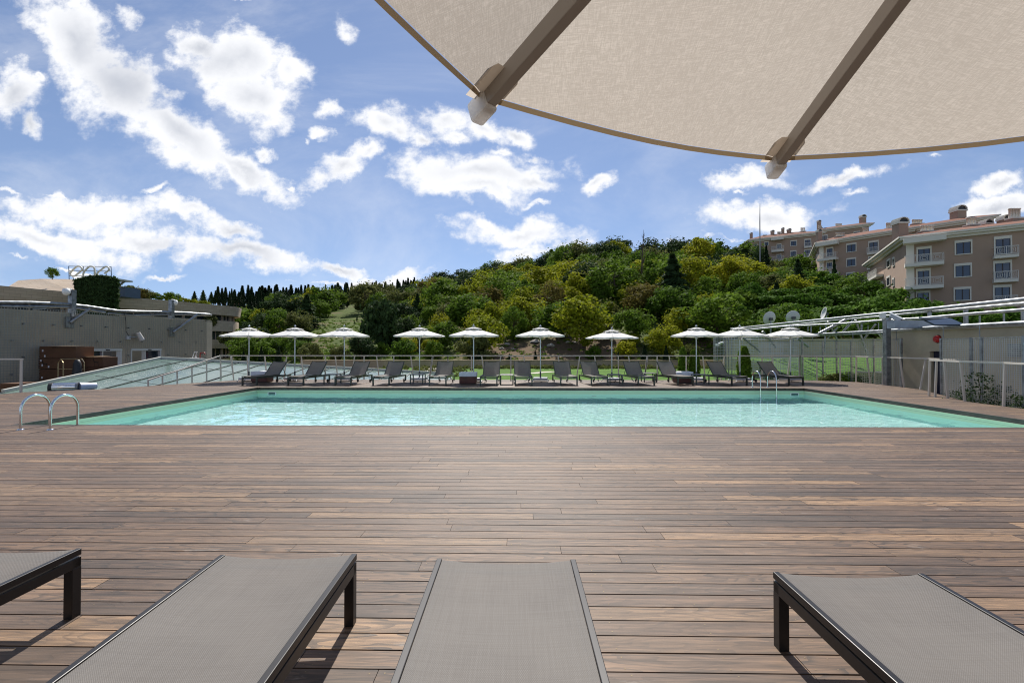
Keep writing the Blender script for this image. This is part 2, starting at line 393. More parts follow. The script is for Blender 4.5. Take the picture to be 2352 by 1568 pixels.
TW.l.new(gl.outputs[0], TW.n['Material Output'].inputs[0])
water = link('water', npmesh('water', V, Fq, [wm], True)); tag(water, 'rippled clear water in the pool', kind='structure')
water.cycles.is_caustics_caster = True; basin.cycles.is_caustics_receiver = True
# ---------------------------------------------------------------- sling fabric and sun loungers
def weave(T, ob, b):
    sp = T.new('ShaderNodeSeparateXYZ'); T.set(sp.inputs[0], ob)
    k = 2*PI/.0075
    a = T.math('SINE', T.math('MULTIPLY', sp.outputs[0], k)); c = T.math('SINE', T.math('MULTIPLY', sp.outputs[1], k))
    ck = T.math('MULTIPLY', a, c)
    f = T.math('ADD', .5, T.math('MULTIPLY', ck, .5))
    nz = T.noise(ob, 2.5, 4, .6)
    strk = T.noise(T.mapping(ob, sc=(1, 60, 1)), 4, 3, .6); strk2 = T.noise(T.mapping(ob, sc=(60, 1, 1)), 4, 3, .6)
    base = T.mix(f, (.205, .19, .173), (.42, .395, .365))
    base = T.mix(T.math('MULTIPLY', T.rng(T.math('ADD', strk, strk2), .8, 1.2), .45), base, (.22, .20, .18))
    base = T.mix(T.math('MULTIPLY', T.rng(nz, .3, .7), .25), base, (.42, .39, .35))
    # stitched double seam near both side rails
    ax = T.math('ABSOLUTE', sp.outputs[0])
    s1 = T.math('LESS_THAN', T.math('ABSOLUTE', T.math('SUBTRACT', ax, .292)), .0018); s2 = T.math('LESS_THAN', T.math('ABSOLUTE', T.math('SUBTRACT', ax, .300)), .0018)
    T.set(b.inputs['Normal'], T.bump(f, .25, .0015))
    return T.mix(T.math('MULTIPLY', T.math('MAXIMUM', s1, s2), .3), base, (.34, .31, .27))
sling = mat('taupe_sling_mesh', rough=.62, fn=weave, trans=.5, spec=.3)
def lounger(label, metal, wd=.70, L=1.95, hinge=1.2, back=48, wheels=True, hh=.37, bev=.003):
    """origin at the middle of the foot end on the ground; the body runs to -y in local space when turned by rz"""
    r = thing('sun_lounger', label, 'sun lounger'); h = wd/2
    fw, fh = .028, .034           # sling side rail
    mb = MB()
    for s in (-1, 1): mb.box((s*h-(fw if s > 0 else 0), 0, hh-fh), (s*h+(0 if s > 0 else fw), hinge, hh))
    mb.box((-h+fw, .10, hh-fh-.012), (h-fw, .125, hh-fh+.002)); mb.build('seat_frame', metal, r, bev)
    mb = MB()
    for s in (-1, 1):
        a = s*h-(.036 if s > 0 else -.002); mb.box((min(a, a+.034), .0, hh-.098), (max(a, a+.034), L, hh-fh-.009))
    for yy in (.0, hinge, L-.035): mb.box((-h+.04, yy+.002, hh-.095), (h-.04, yy+.033, hh-.055))
    mb.build('base_frame', metal, r, bev)
    for (s, yy) in ((-1, 0), (1, 0), (-1, L-.05), (1, L-.05)):
        mb = MB(); a = h-.052 if s > 0 else -h+.002
        mb.box((a, yy-.002, 0 if (yy == 0 or not wheels) else .06), (a+.05, yy+.052, hh-.0965)); mb.box((a+.0, yy-.001, hh-.0965), (a+.05, yy+.05, hh-fh-.011)); mb.build('leg', metal, r, bev)
    if wheels:
        for s in (-1, 1):
            mb = MB(); pts = [(s*(h-.075)+dx, L-.09+.068*math.cos(t), .068+.068*math.sin(t)) for dx in (-.014, .014) for t in [2*PI*i/20 for i in range(20)]]
            mb.add(pts, [tuple(range(20))[::-1], tuple(range(20, 40))]+[(i, (i+1) % 20, 20+(i+1) % 20, 20+i) for i in range(20)], 0, False)
            mb.build('wheel', black, r)
    def sheet(y0, y1, name, parent, M=None, ends=(0, 0)):
        nu, nv = 16, 24; vs = []; hw = h-fw-.0015
        for j in range(nv+1):
            for i in range(nu+1):
                u = -1+2*i/nu; v = j/nv; e = 1-u*u
                yy = y0+(y1-y0)*v
                yy += ends[0]*e*max(0, 1-v*3)-ends[1]*e*max(0, 1-(1-v)*3)
                z = hh-.006-.020*e*(.55+.45*math.sin(PI*min(1, v)))
                vs.append((u*hw, yy, z))
        fs = [(j*(nu+1)+i, j*(nu+1)+i+1, (j+1)*(nu+1)+i+1, (j+1)*(nu+1)+i) for j in range(nv) for i in range(nu)]
        mb = MB(); mb.add(vs, fs, 0, True)
        o = mb.build(name, sling, parent)
        return o
    sheet(.004, hinge-.01, 'sling_seat', r, ends=(.022, .01))
    bl = L-hinge-.02
    bk = bpy.data.objects.new('backrest', None)
    mb = MB()
    for s in (-1, 1): mb.box((s*h-(fw if s > 0 else 0), 0, -fh), (s*h+(0 if s > 0 else fw), bl, 0))
    mb.box((-h+fw, bl-.05, -fh), (h-fw, bl-.025, -fh+.02))
    bk = mb.build('backrest_frame', metal, r, bev); bk.location = (0, hinge+.005, hh); bk.rotation_euler = (R(back), 0, 0)
    o = sheet(.004, bl-.002, 'sling_back', bk, ends=(0, .022)); o.location = (0, 0, -hh)
    if back > 5:
        cy = hinge+.005+math.cos(R(back))*bl*.55; cz = hh+math.sin(R(back))*bl*.55-.03
        for s in (-1, 1): MB().beam((s*(h-.05), cy, cz), (s*(h-.05), min(L-.1, cy+.22), hh-.07), .012, .02).build('support_strut', metal, r)
    return r
# near row: bodies run towards the viewer (rotation 180 degrees), backs up
near_lab = ['near sun lounger at the far left, only its dark corner leg and mesh visible',
 'second near grey mesh lounger from the left, dark leg on its right',
 'near grey mesh sun lounger seen straight on, between its two flanking loungers',
 'near grey mesh sun lounger at the right, its dark leg at the left front corner']
WD = (gz(1322, 1283, .37)-gz(1003, 1283, .37)).x
corners = [((188-.0, 1258), 'R', .6), ((820, 1270), 'R', 2.0), ((1322, 1283), 'R', .4), ((1775, 1311), 'L', -.5)]
l0 = lounger(near_lab[0], bronze, wd=WD, wheels=False, back=42)
l0['group'] = 'sun loungers in the near row'
for i, (pp, sd_, rt) in enumerate(corners):
    p = gz(*pp, .37); o = l0 if i == 0 else dup(l0, label=near_lab[i])
    a = PI+R(rt); o.rotation_euler = (0, 0, a)
    lx = -WD/2 if sd_ == 'R' else WD/2      # local corner (turned by 180)
    o.location = (p.x-(lx*math.cos(a)), p.y-(lx*math.sin(a)), 0)
# far row
far = [((548.6, 595.5), 648), ((656, 701), 737), ((764.7, 810), 834.6), ((852.6, 896.7), 912.4), ((983.4, 1026.8), 1024.5), ((1101, 1143.4), 1131),
       ((1181, 1224.5), 1199), ((1285.4, 1328.5), 1288), ((1356, 1398.9), 1349.6), ((1464, 1506), 1447), ((1554.4, 1595.9), 1522.5), ((1677.4, 1720.8), 1635.7), ((1807.5, 1851.6), 1750)]
ordn = ['first', 'second', 'third', 'fourth', 'fifth', 'sixth', 'seventh', 'eighth', 'ninth', 'tenth', 'eleventh', 'twelfth', 'last']
fl = lounger('x', gunmetal, wd=.70, back=47, bev=0); fl['group'] = 'sun loungers in the row beyond the pool'
extra = ['leftmost of all', 'second parasol above it', 'low table on its left', 'low table on its right', 'before a white lidded box',
  'before a square parasol base', 'left of the trolley parasol base', 'right of the trolley parasol base', 'close beside its left neighbour', 'left of the second white lidded box',
  'before the second white lidded box', 'left of the far pool ladder', 'behind the far pool ladder']
for i, ((xa, xb), xt) in enumerate(far):
    by = 885.5
    a_, b_ = gz(xa, by), gz(xb, by); c = (a_+b_)/2
    t_ = at(xt, 827, c.y+1.78)
    ang = math.atan2(-(t_.x-c.x), t_.y-c.y)
    o = fl if i == 0 else dup(fl)
    o.location = (c.x, c.y, 0); o.rotation_euler = (0, 0, ang)
    o['label'] = '%s lounger from left in far row, %s' % (ordn[i], extra[i])
# ---------------------------------------------------------------- parasols
canvas_w = mat('white_canvas', (.86, .85, .82), .8, var=.04, trans=.35)
def canvas(T, ob, b):
    k1 = T.noise(T.mapping(ob, sc=(60, 5, 9)), 9, 3, .65); k2 = T.noise(T.mapping(ob, sc=(5, 60, 9)), 9, 3, .65)
    slub = T.rng(T.math('ADD', k1, k2), .85, 1.15)
    big = T.noise(ob, 2.2, 5, .6)
    fold = T.noise(T.mapping(ob, rot=(0, 0, .9), sc=(1, 7, 1)), 2.0, 3, .5)
    c = T.mix(slub, (.455, .405, .345), (.575, .515, .445))
    c = T.mix(T.math('MULTIPLY', T.rng(big, .35, .65), .35), c, (.44, .385, .33))
    T.set(b.inputs['Normal'], T.bump(T.math('ADD', T.math('MULTIPLY', slub, .10), fold), .9, .12))
    return c
canvas_n = mat('sand_canvas', rough=.9, fn=canvas, trans=.5, spec=.1)
hemm = mat('ochre_hem_binding', (.30, .22, .13), .8, trans=.25)
ribn = mat('grey_brown_rib', (.34, .31, .28), .5, .0)
clearp = mat('milky_plastic_cap', (.88, .87, .85), .35, trans=.45)
alu = mat('brushed_aluminium', (.62, .63, .64), .3, .9)
baseblk = mat('grey_concrete_slab', (.58, .59, .62), .8, 0, .15, 6)
def parasol(label, Rr, rise, zr, rot, near=False, pole_top=None):
    r = thing('parasol', label, 'parasol')
    nk = 8; zt = zr+rise; seg = 8
    mat_c = canvas_n if near else canvas_w
    def pt(a, f, droop=0): return Vector((Rr*f*math.cos(a), Rr*f*math.sin(a), zt-rise*f-droop))
    r0 = .27 if not near else .10
    vs, fs = [], []; nu, nv = seg, 14
    mb = MB()
    for k in range(nk):
        a0, a1 = rot+k*PI/4, rot+(k+1)*PI/4; o = len(mb.v); vs = []
        for j in range(nv+1):
            f = r0+(1-r0)*j/nv; A, B = pt(a0, f), pt(a1, f)
            for i in range(nu+1):
                u = i/nu; p = A.lerp(B, u); p.z -= .028*math.sin(PI*u)*f*(Rr/1.15)
                ctr = .012*math.sin(PI*u)*(f**6); p.x += ctr*-math.cos((a0+a1)/2); p.y += ctr*-math.sin((a0+a1)/2)
                vs.append(p)
        mb.add(vs, [(j*(nu+1)+i, (j+1)*(nu+1)+i, (j+1)*(nu+1)+i+1, j*(nu+1)+i+1) for j in range(nv) for i in range(nu)], 0, True)
        # valance / hem
        for i in range(nu):
            q0, q1 = vs[nv*(nu+1)+i], vs[nv*(nu+1)+i+1]
            rad0, rad1 = Vector((q0.x, q0.y, 0)).normalized(), Vector((q1.x, q1.y, 0)).normalized()
            dz = Vector((0, 0, -.012 if near else -.035))
            mb.add([q0+rad0*.002, q1+rad1*.002, q1+dz+rad1*.004, q0+dz+rad0*.004], [(0, 1, 2, 3)], 1 if near else 0)
    can = mb.build('canopy', [mat_c, hemm], r)
    if not near: m_ = can.modifiers.new('cloth', 'SOLIDIFY'); m_.thickness = .003
    mb = MB()  # wind vent cap, a smaller scalloped roof above the opening
    for k in range(nk):
        a0, a1 = rot+k*PI/4, rot+(k+1)*PI/4; vs = []
        for j in range(5):
            f = .33*j/4
            for i in range(7):
                u = i/6; A, B = Vector((Rr*f*math.cos(a0), Rr*f*math.sin(a0), zt+.05-rise*f*.95)), Vector((Rr*f*math.cos(a1), Rr*f*math.sin(a1), zt+.05-rise*f*.95))
                p = A.lerp(B, u); p.z += .03*math.sin(PI*u)*(j/4)**3-(.015 if j == 4 else 0); vs.append(p)
        mb.add(vs, [(j*7+i, (j+1)*7+i, (j+1)*7+i+1, j*7+i+1) for j in range(4) for i in range(6)], 0, True)
    vt = mb.build('vent_cap', mat_c, r); m_ = vt.modifiers.new('cloth', 'SOLIDIFY'); m_.thickness = .003
    MB().lathe([(0, .16), (.015, .155), (.02, .12), (.045, .11), (.05, .085), (.0, .08)], 12, (0, 0, zt)).build('finial', alu, r)
    rm = ribn if near else alu
    for k in range(nk):
        a = rot+k*PI/4; mb = MB(); tip = pt(a, 1.0, .022); top = pt(a, .07, .022)
        if near:
            mb.beam(top, tip, .024, .038); rb = mb.build('rib', rm, r, .002)
            d = Vector((math.cos(a), math.sin(a), 0)); q = pt(a, 1.0); s_ = d.cross(Vector((0, 0, 1)))
            cb_ = MB(); dn = (tip-top).normalized()
            cb_.beam(tip-dn*.022+Vector((0, 0, -.003)), tip+dn*.034+Vector((0, 0, -.003)), .034, .048)
            cp = cb_.build('end_cap', clearp, rb, .006)
            pk = MB(); n_ = dn.cross(s_).normalized(); o_ = -.010*Vector((0, 0, 1))
            e0 = q-dn*.085+o_; e1 = q+dn*.01+o_
            pk.add([e0-s_*.03, e0+s_*.03, e0+s_*.042+dn*.02, e1+s_*.042, e1-s_*.042, e0-s_*.042+dn*.02], [(0, 1, 2, 3, 4, 5)]); pk.build('corner_pocket', mat('pocket_canvas', (.66, .58, .49), .9, trans=.5), rb)
        else:
            mb.beam(top, tip, .018, .028); rb = mb.build('rib', rm, r)
        MB().tube([(.03*math.cos(a), .03*math.sin(a), zr-.10), tuple(pt(a, .30, .05))], .008, 6).build('strut', rm, rb)
    MB().lathe([(.0, -.16), (.05, -.155), (.055, -.08), (.035, -.06), (0, -.06)], 12, (0, 0, zr)).build('runner_hub', alu, r)
    mb = MB(); mb.tube([(0, 0, .12), (0, 0, zt+.02)], .026, 12); mb.build('pole', alu, r)
    MB().tube([(0, 0, .10), (0, 0, .42)], .034, 12).build('pole_sleeve', mat('dark_sleeve', (.06, .065, .08), .4, .5), r)
    b = MB()
    for sx in (-1, 1):
        for sy in (-1, 1):
            x0, y0 = (.003 if sx > 0 else -.303), (.003 if sy > 0 else -.303); b.box((x0, y0, .09), (x0+.30, y0+.30, .17))
    bs = b.build('weight_slabs', baseblk, r, .008)
    fr = MB(); fr.box((-.30, -.30, .068), (.30, .30, .087)); 
    for sx in (-1, 1):
        for sy in (-1, 1): fr.tube([(sx*.30, sy*.30, .075), (sx*.33, sy*.33, .03)], .012, 6); fr.lathe([(0, -.028), (.028, -.02), (.03, 0), (.028, .02), (0, .028)], 10, (sx*.33, sy*.33, .03))
    fr.build('castor_frame', alu, bs)
    return r
fp = thing('x', 'x', 'x'); bpy.data.objects.remove(fp)
npar = parasol('large sand coloured canvas parasol overhead, seen from below with grey ribs', 1.15, .459, 2.01, 1.5705-0.0, near=True)
npar.location = (.7346, .1771, 0)
npar.rotation_euler = (.0318, .0148, 0); npar.location = (.7346-2.01*.0148, .1771+2.01*.0318, 0)
px_ = [571.6, 677, 790.5, 963.5, 1087.8, 1241.3, 1405.4, 1599.6, 1699.7, 1815.7]
py_ = [20.3, 20.3, 20.3, 20.3, 19.9, 20.3, 20.3, 20.4, 20.4, 20.4]
plab = ['leftmost, over the leftmost lounger', 'second from the left, behind the second lounger', 'third from the left, before the meadow slope', 'fourth from the left, over a low black table', 'just left of centre, beside a box with white lid',
 'right of centre, on a castor trolley between two loungers', 'slightly lower than the others, between the bushes and the lawn', 'first of the three at the right, near the clipped conical bushes', 'middle one of the three at the right, before the mesh tower', 'rightmost, over the rightmost lounger']
fpz = parasol('x', 1.14, .33, 2.0, PI/8, pole_top=2.4); fpz['group'] = 'white parasols beyond the pool'
for i, (x, Y) in enumerate(zip(px_, py_)):
    o = fpz if i == 0 else dup(fpz)
    p = at(x, 870, Y); o.location = (p.x, p.y, 0 if i != 6 else -.0); o.rotation_euler = (0, 0, [.1, -.2, .3, 0, .15, -.1, .25, -.3, .05, .2][i])
    if i == 6:
        o.scale = (1, 1, .955)
    o['label'] = 'white canvas parasol, ' + plab[i]
# ---------------------------------------------------------------- low tables and lidded boxes
def table(label):
    r = thing('side_table', label, 'side table'); h = .40; s = .27
    mb = MB(); mb.box((-s, -s, h-.035), (s, s, h-.012)); mb.box((-s+.02, -s+.02, h-.011), (s-.02, s-.02, h)); mb.build('table_top', mat('table_top_grey', (.13, .13, .125), .4, .2), r, .003)
    for sx in (-1, 1):
        for sy in (-1, 1):
            mb = MB(); mb.box((sx*(s-.02)-.02, sy*(s-.02)-.02, 0), (sx*(s-.02)+.02, sy*(s-.02)+.02, h-.0355)); mb.build('leg', gunmetal, r)
    return r
tabs = [((1088+1250)/2, 'c2', 18.9, 'between the second and third loungers'), ((1930+2080)/2, 'c2', 19.0, 'right of the fourth lounger'), (785, 'c3', 18.7, 'between the sixth and seventh loungers'),
  (1845, 'c3', 18.9, 'right of the ninth lounger'), (2175, 'c3', 20.0, 'behind the tenth lounger'), (590, 'c4', 18.9, 'right of the eleventh lounger'), (80, 'c4', 19.6, 'left of the eleventh lounger')]
st = None
for i, (x, c, Y, l) in enumerate(tabs):
    if i == 6: continue
    q = {'c2': c2, 'c3': c3, 'c4': c4}[c](x, 650); p = at(q[0], 870, Y)
    lab = 'low dark square table standing ' + l + ' of the far row'
    if st is None: st = table(lab); st['group'] = 'low tables between the far loungers'; o = st
    else: o = dup(st, label=lab)
    o.location = (p.x, p.y, 0)
redwood = mat('dark_red_wood', (.12, .035, .022), .5, 0, .3, 4)
bx = None
for (xa, xb, c, Y, l) in ((400, 560, c2, 19.6, 'behind the leftmost lounger'), (330, 487, c3, 19.0, 'left of the square parasol base'), (345, 490, c4, 19.6, 'behind the eleventh lounger')):
    a_, b_ = at(c(xa, 0)[0], 870, Y), at(c(xb, 0)[0], 870, Y)
    lab = 'dark red wooden box with white lid ' + l
    if bx is None:
        bx = thing('storage_box', lab, 'box', group='lidded boxes among the far loungers'); s = .34
        MB().box((-s, -s*.8, .03), (s, s*.8, .30)).build('body', redwood, bx, .004); MB().box((-s-.01, -s*.8-.01, .303), (s+.01, s*.8+.01, .47)).build('lid', mat('pale_lid', (.8, .8, .83), .6, 0, .1, 5), bx, .01)
        m = MB(); m.box((-s+.03, -s*.8+.03, 0), (s-.03, s*.8-.03, .028)); m.build('plinth', black, bx); o = bx
    else: o = dup(bx, label=lab)
    o.location = ((a_.x+b_.x)/2, Y, 0)
# ---------------------------------------------------------------- pool ladders
def ladder(label, feet, zt, yout, yin):
    r = thing('pool_ladder', label, 'pool ladder', (0, 0, 0)); (x0, x1) = feet; d = 1 if yin > yout else -1
    for x in (x0, x1):
        mb = MB(); rad = abs(yin-yout)/2; pts = [(x, yout, .0), (x, yout, zt-rad)]
        pts += [(x, (yout+yin)/2-d*rad*math.cos(a), zt-rad+rad*math.sin(a)) for a in [PI*i/14 for i in range(1, 14)]]
        pts += [(x, yin, zt-rad), (x, yin, -1.15)]
        mb.tube(pts, .0215, 14); rl = mb.build('handrail', chrome, r)
        MB().lathe([(.022, .022), (.034, .02), (.05, .008), (.052, .001)], 18, (x, yout, 0)).build('floor_flange', chrome, rl)
    for z in (-.32, -.58, -.84):
        mb = MB(); mb.box((min(x0, x1)+.02, yin-.04, z-.015), (max(x0, x1)-.02, yin+.04, z+.01)); mb.build('tread', chrome, r, .003)
    return r
pa, pb = gz(46.9, 986.6), gz(116.5, 986.6)
ladder('polished steel pool ladder at the near left corner of the pool', (pa.x, pb.x), .61, pa.y, pa.y+.52)
pa, pb = gz(1715, 887), gz(1749, 887)
ladder('polished steel pool ladder at the far right of the pool', (pa.x, pb.x), .62, PY1+.38, PY1-.22)
# ---------------------------------------------------------------- terrain
SIL = [(-500, 760, 200), (440, 690, 230), (540, 668, 240), (700, 662, 240), (850, 655, 230), (950, 645, 220), (1050, 625, 205), (1130, 603, 195), (1200, 600, 185),
       (1300, 572, 175), (1400, 553, 165), (1500, 560, 160), (1600, 565, 155), (1720, 572, 150), (1850, 590, 145), (2000, 605, 140), (2150, 620, 135), (2500, 640, 130)]
RID = []
for (x, y_, Dd) in SIL:
    d = ray(x, y_); t = d.x/d.y; RID.append((t, Dd, H+d.z/d.y*Dd-(8.5 if x > 950 else 8)))
def terr(x, y):
    if y < 46.6: return -.5
    t = max(-1.2, min(1.3, x/y)); Dd, Hh = interp(RID, t)
    y0 = 46.6+max(0, min(1, (-.5-t)/.15))*70+max(0, min(1, (-.62-t)/.3))*60
    s = (y-y0)/(Dd-y0)
    if s <= 0: return -.5
    if s <= 1: z = -.5+(Hh+.5)*(s**.92)
    else: z = Hh-(s-1)*14
    return z+min(1, s*6)*(noise.noise(Vector((x*.035, y*.035, 3)))*1.6+noise.noise(Vector((x*.15, y*.15, 9)))*.35)
ts = np.linspace(-1.35, 1.45, 190); ysr = np.concatenate([np.linspace(46.6, 130, 90), np.linspace(132, 330, 70)])
V = np.array([(t*y, y, terr(t*y, y)-.04) for y in ysr for t in ts]); n1 = len(ts)
idx = np.arange(len(V)).reshape(len(ysr), n1)
Fq = np.stack([idx[:-1,:-1], idx[:-1,1:], idx[1:,1:], idx[1:,:-1]], -1).reshape(-1, 4)
def hillcol(T, ob, b):
    n1_ = T.noise(ob, .10, 6, .62); n2 = T.noise(ob, 1.1, 6, .7); n3 = T.noise(ob, 6, 4, .7)
    grass = T.mix(T.rng(n2, .3, .7), (.045, .072, .016), (.10, .13, .030))
    dirt = T.mix(n3, (.09, .058, .034), (.20, .145, .095))
    f = T.rng(T.math('ADD', n1_, T.math('MULTIPLY', n2, .3)), .68, .8)
    sp = T.new('ShaderNodeSeparateXYZ'); T.set(sp.inputs[0], ob)
    # eroded bank above the lawn on the right of centre
    fx = T.math('MULTIPLY', T.rng(sp.outputs[0], -9, -5), T.rng(sp.outputs[0], 16, 10)); fy = T.rng(sp.outputs[1], 62, 54)
    bank = T.math('MULTIPLY', T.math('MULTIPLY', fx, fy), T.rng(n2, .25, .5))
    T.set(b.inputs['Normal'], T.bump(n3, .6, .08))
    return T.mix(T.math('MAXIMUM', f, bank), grass, dirt)
hill = link('hills', npmesh('hills', V, Fq, [mat('hillside', rough=.95, fn=hillcol, spec=.1)], True)); tag(hill, 'grassy hillside rising behind the garden', kind='structure')
mb = MB(); gx0, gx1, gy0, gy1 = PX0-.5, PX1+.5, PY0-.5, PY1+.5
mb.add([(-3000, -60, -.62), (3000, -60, -.62), (3000, 4000, -.62), (-3000, 4000, -.62), (gx0, gy0, -.62), (gx1, gy0, -.62), (gx1, gy1, -.62), (gx0, gy1, -.62)], [(0, 1, 5, 4), (1, 2, 6, 5), (2, 3, 7, 6), (3, 0, 4, 7)])
tag(mb.build('ground', mat('dry_ground', (.16, .14, .10), .95, 0, .3, .2)), 'plain ground around the terrace', kind='structure')
# lawn beyond the railing and its path
def lawncol(T, ob, b):
    n2 = T.noise(ob, .5, 6, .7); n3 = T.noise(ob, 9, 4, .7)
    T.set(b.inputs['Normal'], T.bump(n3, .8, .04))
    return T.mix(T.rng(T.math('ADD', T.math('MULTIPLY', n2, .5), T.math('MULTIPLY', n3, .5)), .35, .65), (.04, .10, .01), (.10, .20, .022))
lawnm = mat('lawn_grass', rough=.9, fn=lawncol, spec=.15)
mb = MB(); mb.prism([(-9, 21.6), (12.2, 21.6), (36, 21.6), (60, 46.5), (-14, 46.5)], -.6, -.5); lawn = tag(mb.build('lawn', lawnm), 'bright mown lawn beyond the railing', kind='structure')
def strip(name, pts, wd, z, m):
    P = [Vector((*p, 0)) for p in pts]; vs = []
    for i, p in enumerate(P):
        d = (P[min(i+1, len(P)-1)]-P[max(i-1, 0)]).normalized(); s = Vector((-d.y, d.x, 0))*wd/2
        vs += [(p+s).to_3d()+Vector((0, 0, z)), (p-s)+Vector((0, 0, z))]
    mb = MB(); mb.add(vs, [(2*i, 2*i+1, 2*i+3, 2*i+2) for i in range(len(P)-1)]); return mb.build(name, m)
pale = mat('pale_stone', (.50, .45, .38), .8, 0, .12, 3)
pp = [gz(*c3(x, y_), -.49) for x, y_ in ((1020, 652), (1090, 645), (1160, 639), (1250, 634))]
tag(strip('garden_path', [(p.x, p.y) for p in pp], .8, -.49, pale), 'pale curved garden path', kind='structure')
pp = [gz(*c3(x, y_), -.485) for x, y_ in ((-50, 655), (-10, 640), (30, 620), (50, 600))]
tag(strip('garden_path', [(p.x, p.y) for p in pp], 2.0, -.485, pale), 'pale stone garden path', kind='structure')
a_, b_ = at(690, 827, 45.5), at(1690, 827, 45.5)
mb = MB(); mb.box((a_.x, 45.5, -.55), (b_.x, 45.9, .16), 0); mb.box((a_.x-.03, 45.45, .163), (b_.x+.03, 45.95, .22), 0)
tag(mb.build('retaining_wall', mat('tan_stone_wall', (.42, .33, .22), .85, 0, .15, 1.2)), 'long low tan retaining wall at the back of the lawn', 'wall')
# ---------------------------------------------------------------- vegetation
def leafmat(name, c0, c1, tr=.35, rn=.35):
    def fn(T, ob, b):
        oi = T.new('ShaderNodeObjectInfo'); geo = T.new('ShaderNodeNewGeometry')
        r = geo.outputs['Random Per Island']
        c = T.mix(T.math('ADD', T.math('MULTIPLY', oi.outputs['Random'], .6), T.math('MULTIPLY', r, .4)), c0, c1)
        hsn = T.new('ShaderNodeHueSaturation'); T.set(hsn.inputs['Color'], c)
        T.set(hsn.inputs['Value'], T.math('ADD', 1-rn/2, T.math('MULTIPLY', r, rn)))
        return hsn.outputs[0]
    return mat(name, rough=.75, fn=fn, trans=tr, spec=.08)
LM = {'green': leafmat('leaf_green', (.065, .125, .014), (.145, .225, .024), .38), 'yellow': leafmat('leaf_yellow_green', (.17, .22, .014), (.34, .33, .020), .4),
      'dark': leafmat('leaf_dark_green', (.026, .050, .018), (.050, .085, .026), .2), 'pine': leafmat('pine_needles', (.060, .13, .014), (.11, .20, .024), .25),
      'cypress': leafmat('cypress_needles', (.016, .032, .014), (.028, .048, .018), .12), 'olive': leafmat('leaf_olive', (.095, .115, .032), (.16, .17, .05)), 'rust': leafmat('leaf_rusty', (.13, .11, .028), (.18, .15, .035))}
bark = mat('tree_bark', (.09, .065, .045), .9, 0, .3, 5)
def leaves(cent, nrm, size, seed, aspect=1.6):
    rs = np.random.RandomState(seed); n = len(cent)
    d = nrm+rs.normal(0, .55, (n, 3)); d /= np.linalg.norm(d, axis=1)[:, None]+1e-9
    u = np.cross(d, rs.normal(0, 1, (n, 3))); u /= np.linalg.norm(u, axis=1)[:, None]+1e-9; v = np.cross(d, u)
    s = size*rs.uniform(.6, 1.25, (n, 1)); u *= s*.5*aspect; v *= s*.5
    V = np.stack([cent-u, cent-v*.9, cent+u, cent+v*.9], 1).reshape(-1, 3)
    return V, np.arange(4*n).reshape(-1, 4)
def crown(kind, seed, nleaf, size):
    """unit tree: height 1, radius given by kind; returns centres and normals"""
    rs = np.random.RandomState(seed); C = []; N = []
    if kind in ('broad', 'bush', 'stone'):
        nb = {'broad': 34, 'bush': 16, 'stone': 34}[kind]; per = nleaf//nb
        for i in range(nb):
            while True:
                p = rs.uniform(-1, 1, 3)
                if .35 < np.linalg.norm(p) < 1: break
            if kind == 'broad': c = np.array([p[0]*.34, p[1]*.34, .50+p[2]*.40]); r = rs.uniform(.06, .17)
            elif kind == 'bush': c = np.array([p[0]*.55, p[1]*.55, .45+p[2]*.42]); r = rs.uniform(.14, .26)
            else: rr_ = math.hypot(p[0], p[1]); c = np.array([p[0]*.56, p[1]*.56, .86-.42*rr_**1.6-.12*rs.rand()]); r = rs.uniform(.10, .15)
            q = rs.normal(0, 1, (per, 3)); q /= np.linalg.norm(q, axis=1)[:, None]
            rad = r*rs.uniform(.55, 1.06, (per, 1))**.6
            qq = q.copy(); qq[:, 2] = qq[:, 2]*(.6 if kind == 'stone' else .9)
            C.append(c+qq*rad); N.append(q+np.array([0, 0, .3]))
        st = rs.normal(0, 1, (nleaf//(12 if kind != 'stone' else 40), 3)); st /= np.linalg.norm(st, axis=1)[:, None]
        cc = {'broad': [.38, .38, .44], 'bush': [.62, .62, .48], 'stone': [.6, .6, .34]}[kind]; zc = {'broad': .54, 'bush': .47, 'stone': .56}[kind]
        C.append(st*np.array(cc)*rs.uniform(.7, 1.08, (len(st), 1))+np.array([0, 0, zc])); N.append(st)
    elif kind in ('cypress', 'conifer'):
        n = nleaf; z = rs.uniform(0, 1, n)**(.85 if kind == 'conifer' else 1); wdt = .10 if kind == 'cypress' else .27
        prof = (np.minimum(1, z*6+.25)*(1-z)**.75 if kind == 'cypress' else (1-z)**.9*(.72+.28*np.sin(z*55+rs.uniform(0, 6))))
        a = rs.uniform(0, 2*PI, n); r = wdt*prof*rs.uniform(.55, 1.1, n)*(1+.22*np.sin(a*5+z*19))
        zz = .06+z*.94-(.10*r/wdt*(kind == 'conifer'))
        C.append(np.stack([r*np.cos(a), r*np.sin(a), zz], 1)); N.append(np.stack([np.cos(a), np.sin(a), .5+0*a], 1))
    elif kind == 'column':
        n = nleaf; z = rs.uniform(0, 1, n); a = rs.uniform(0, 2*PI, n); r = .20*np.sqrt(np.clip(1-((z-.35)/.68)**2, 0, 1))*rs.uniform(.7, 1.08, n)
        C.append(np.stack([r*np.cos(a), r*np.sin(a), .05+z*.95], 1)); N.append(np.stack([np.cos(a), np.sin(a), .3+0*a], 1))
    C = np.concatenate(C); N = np.concatenate(N)
    return leaves(C, N, size, seed+99)
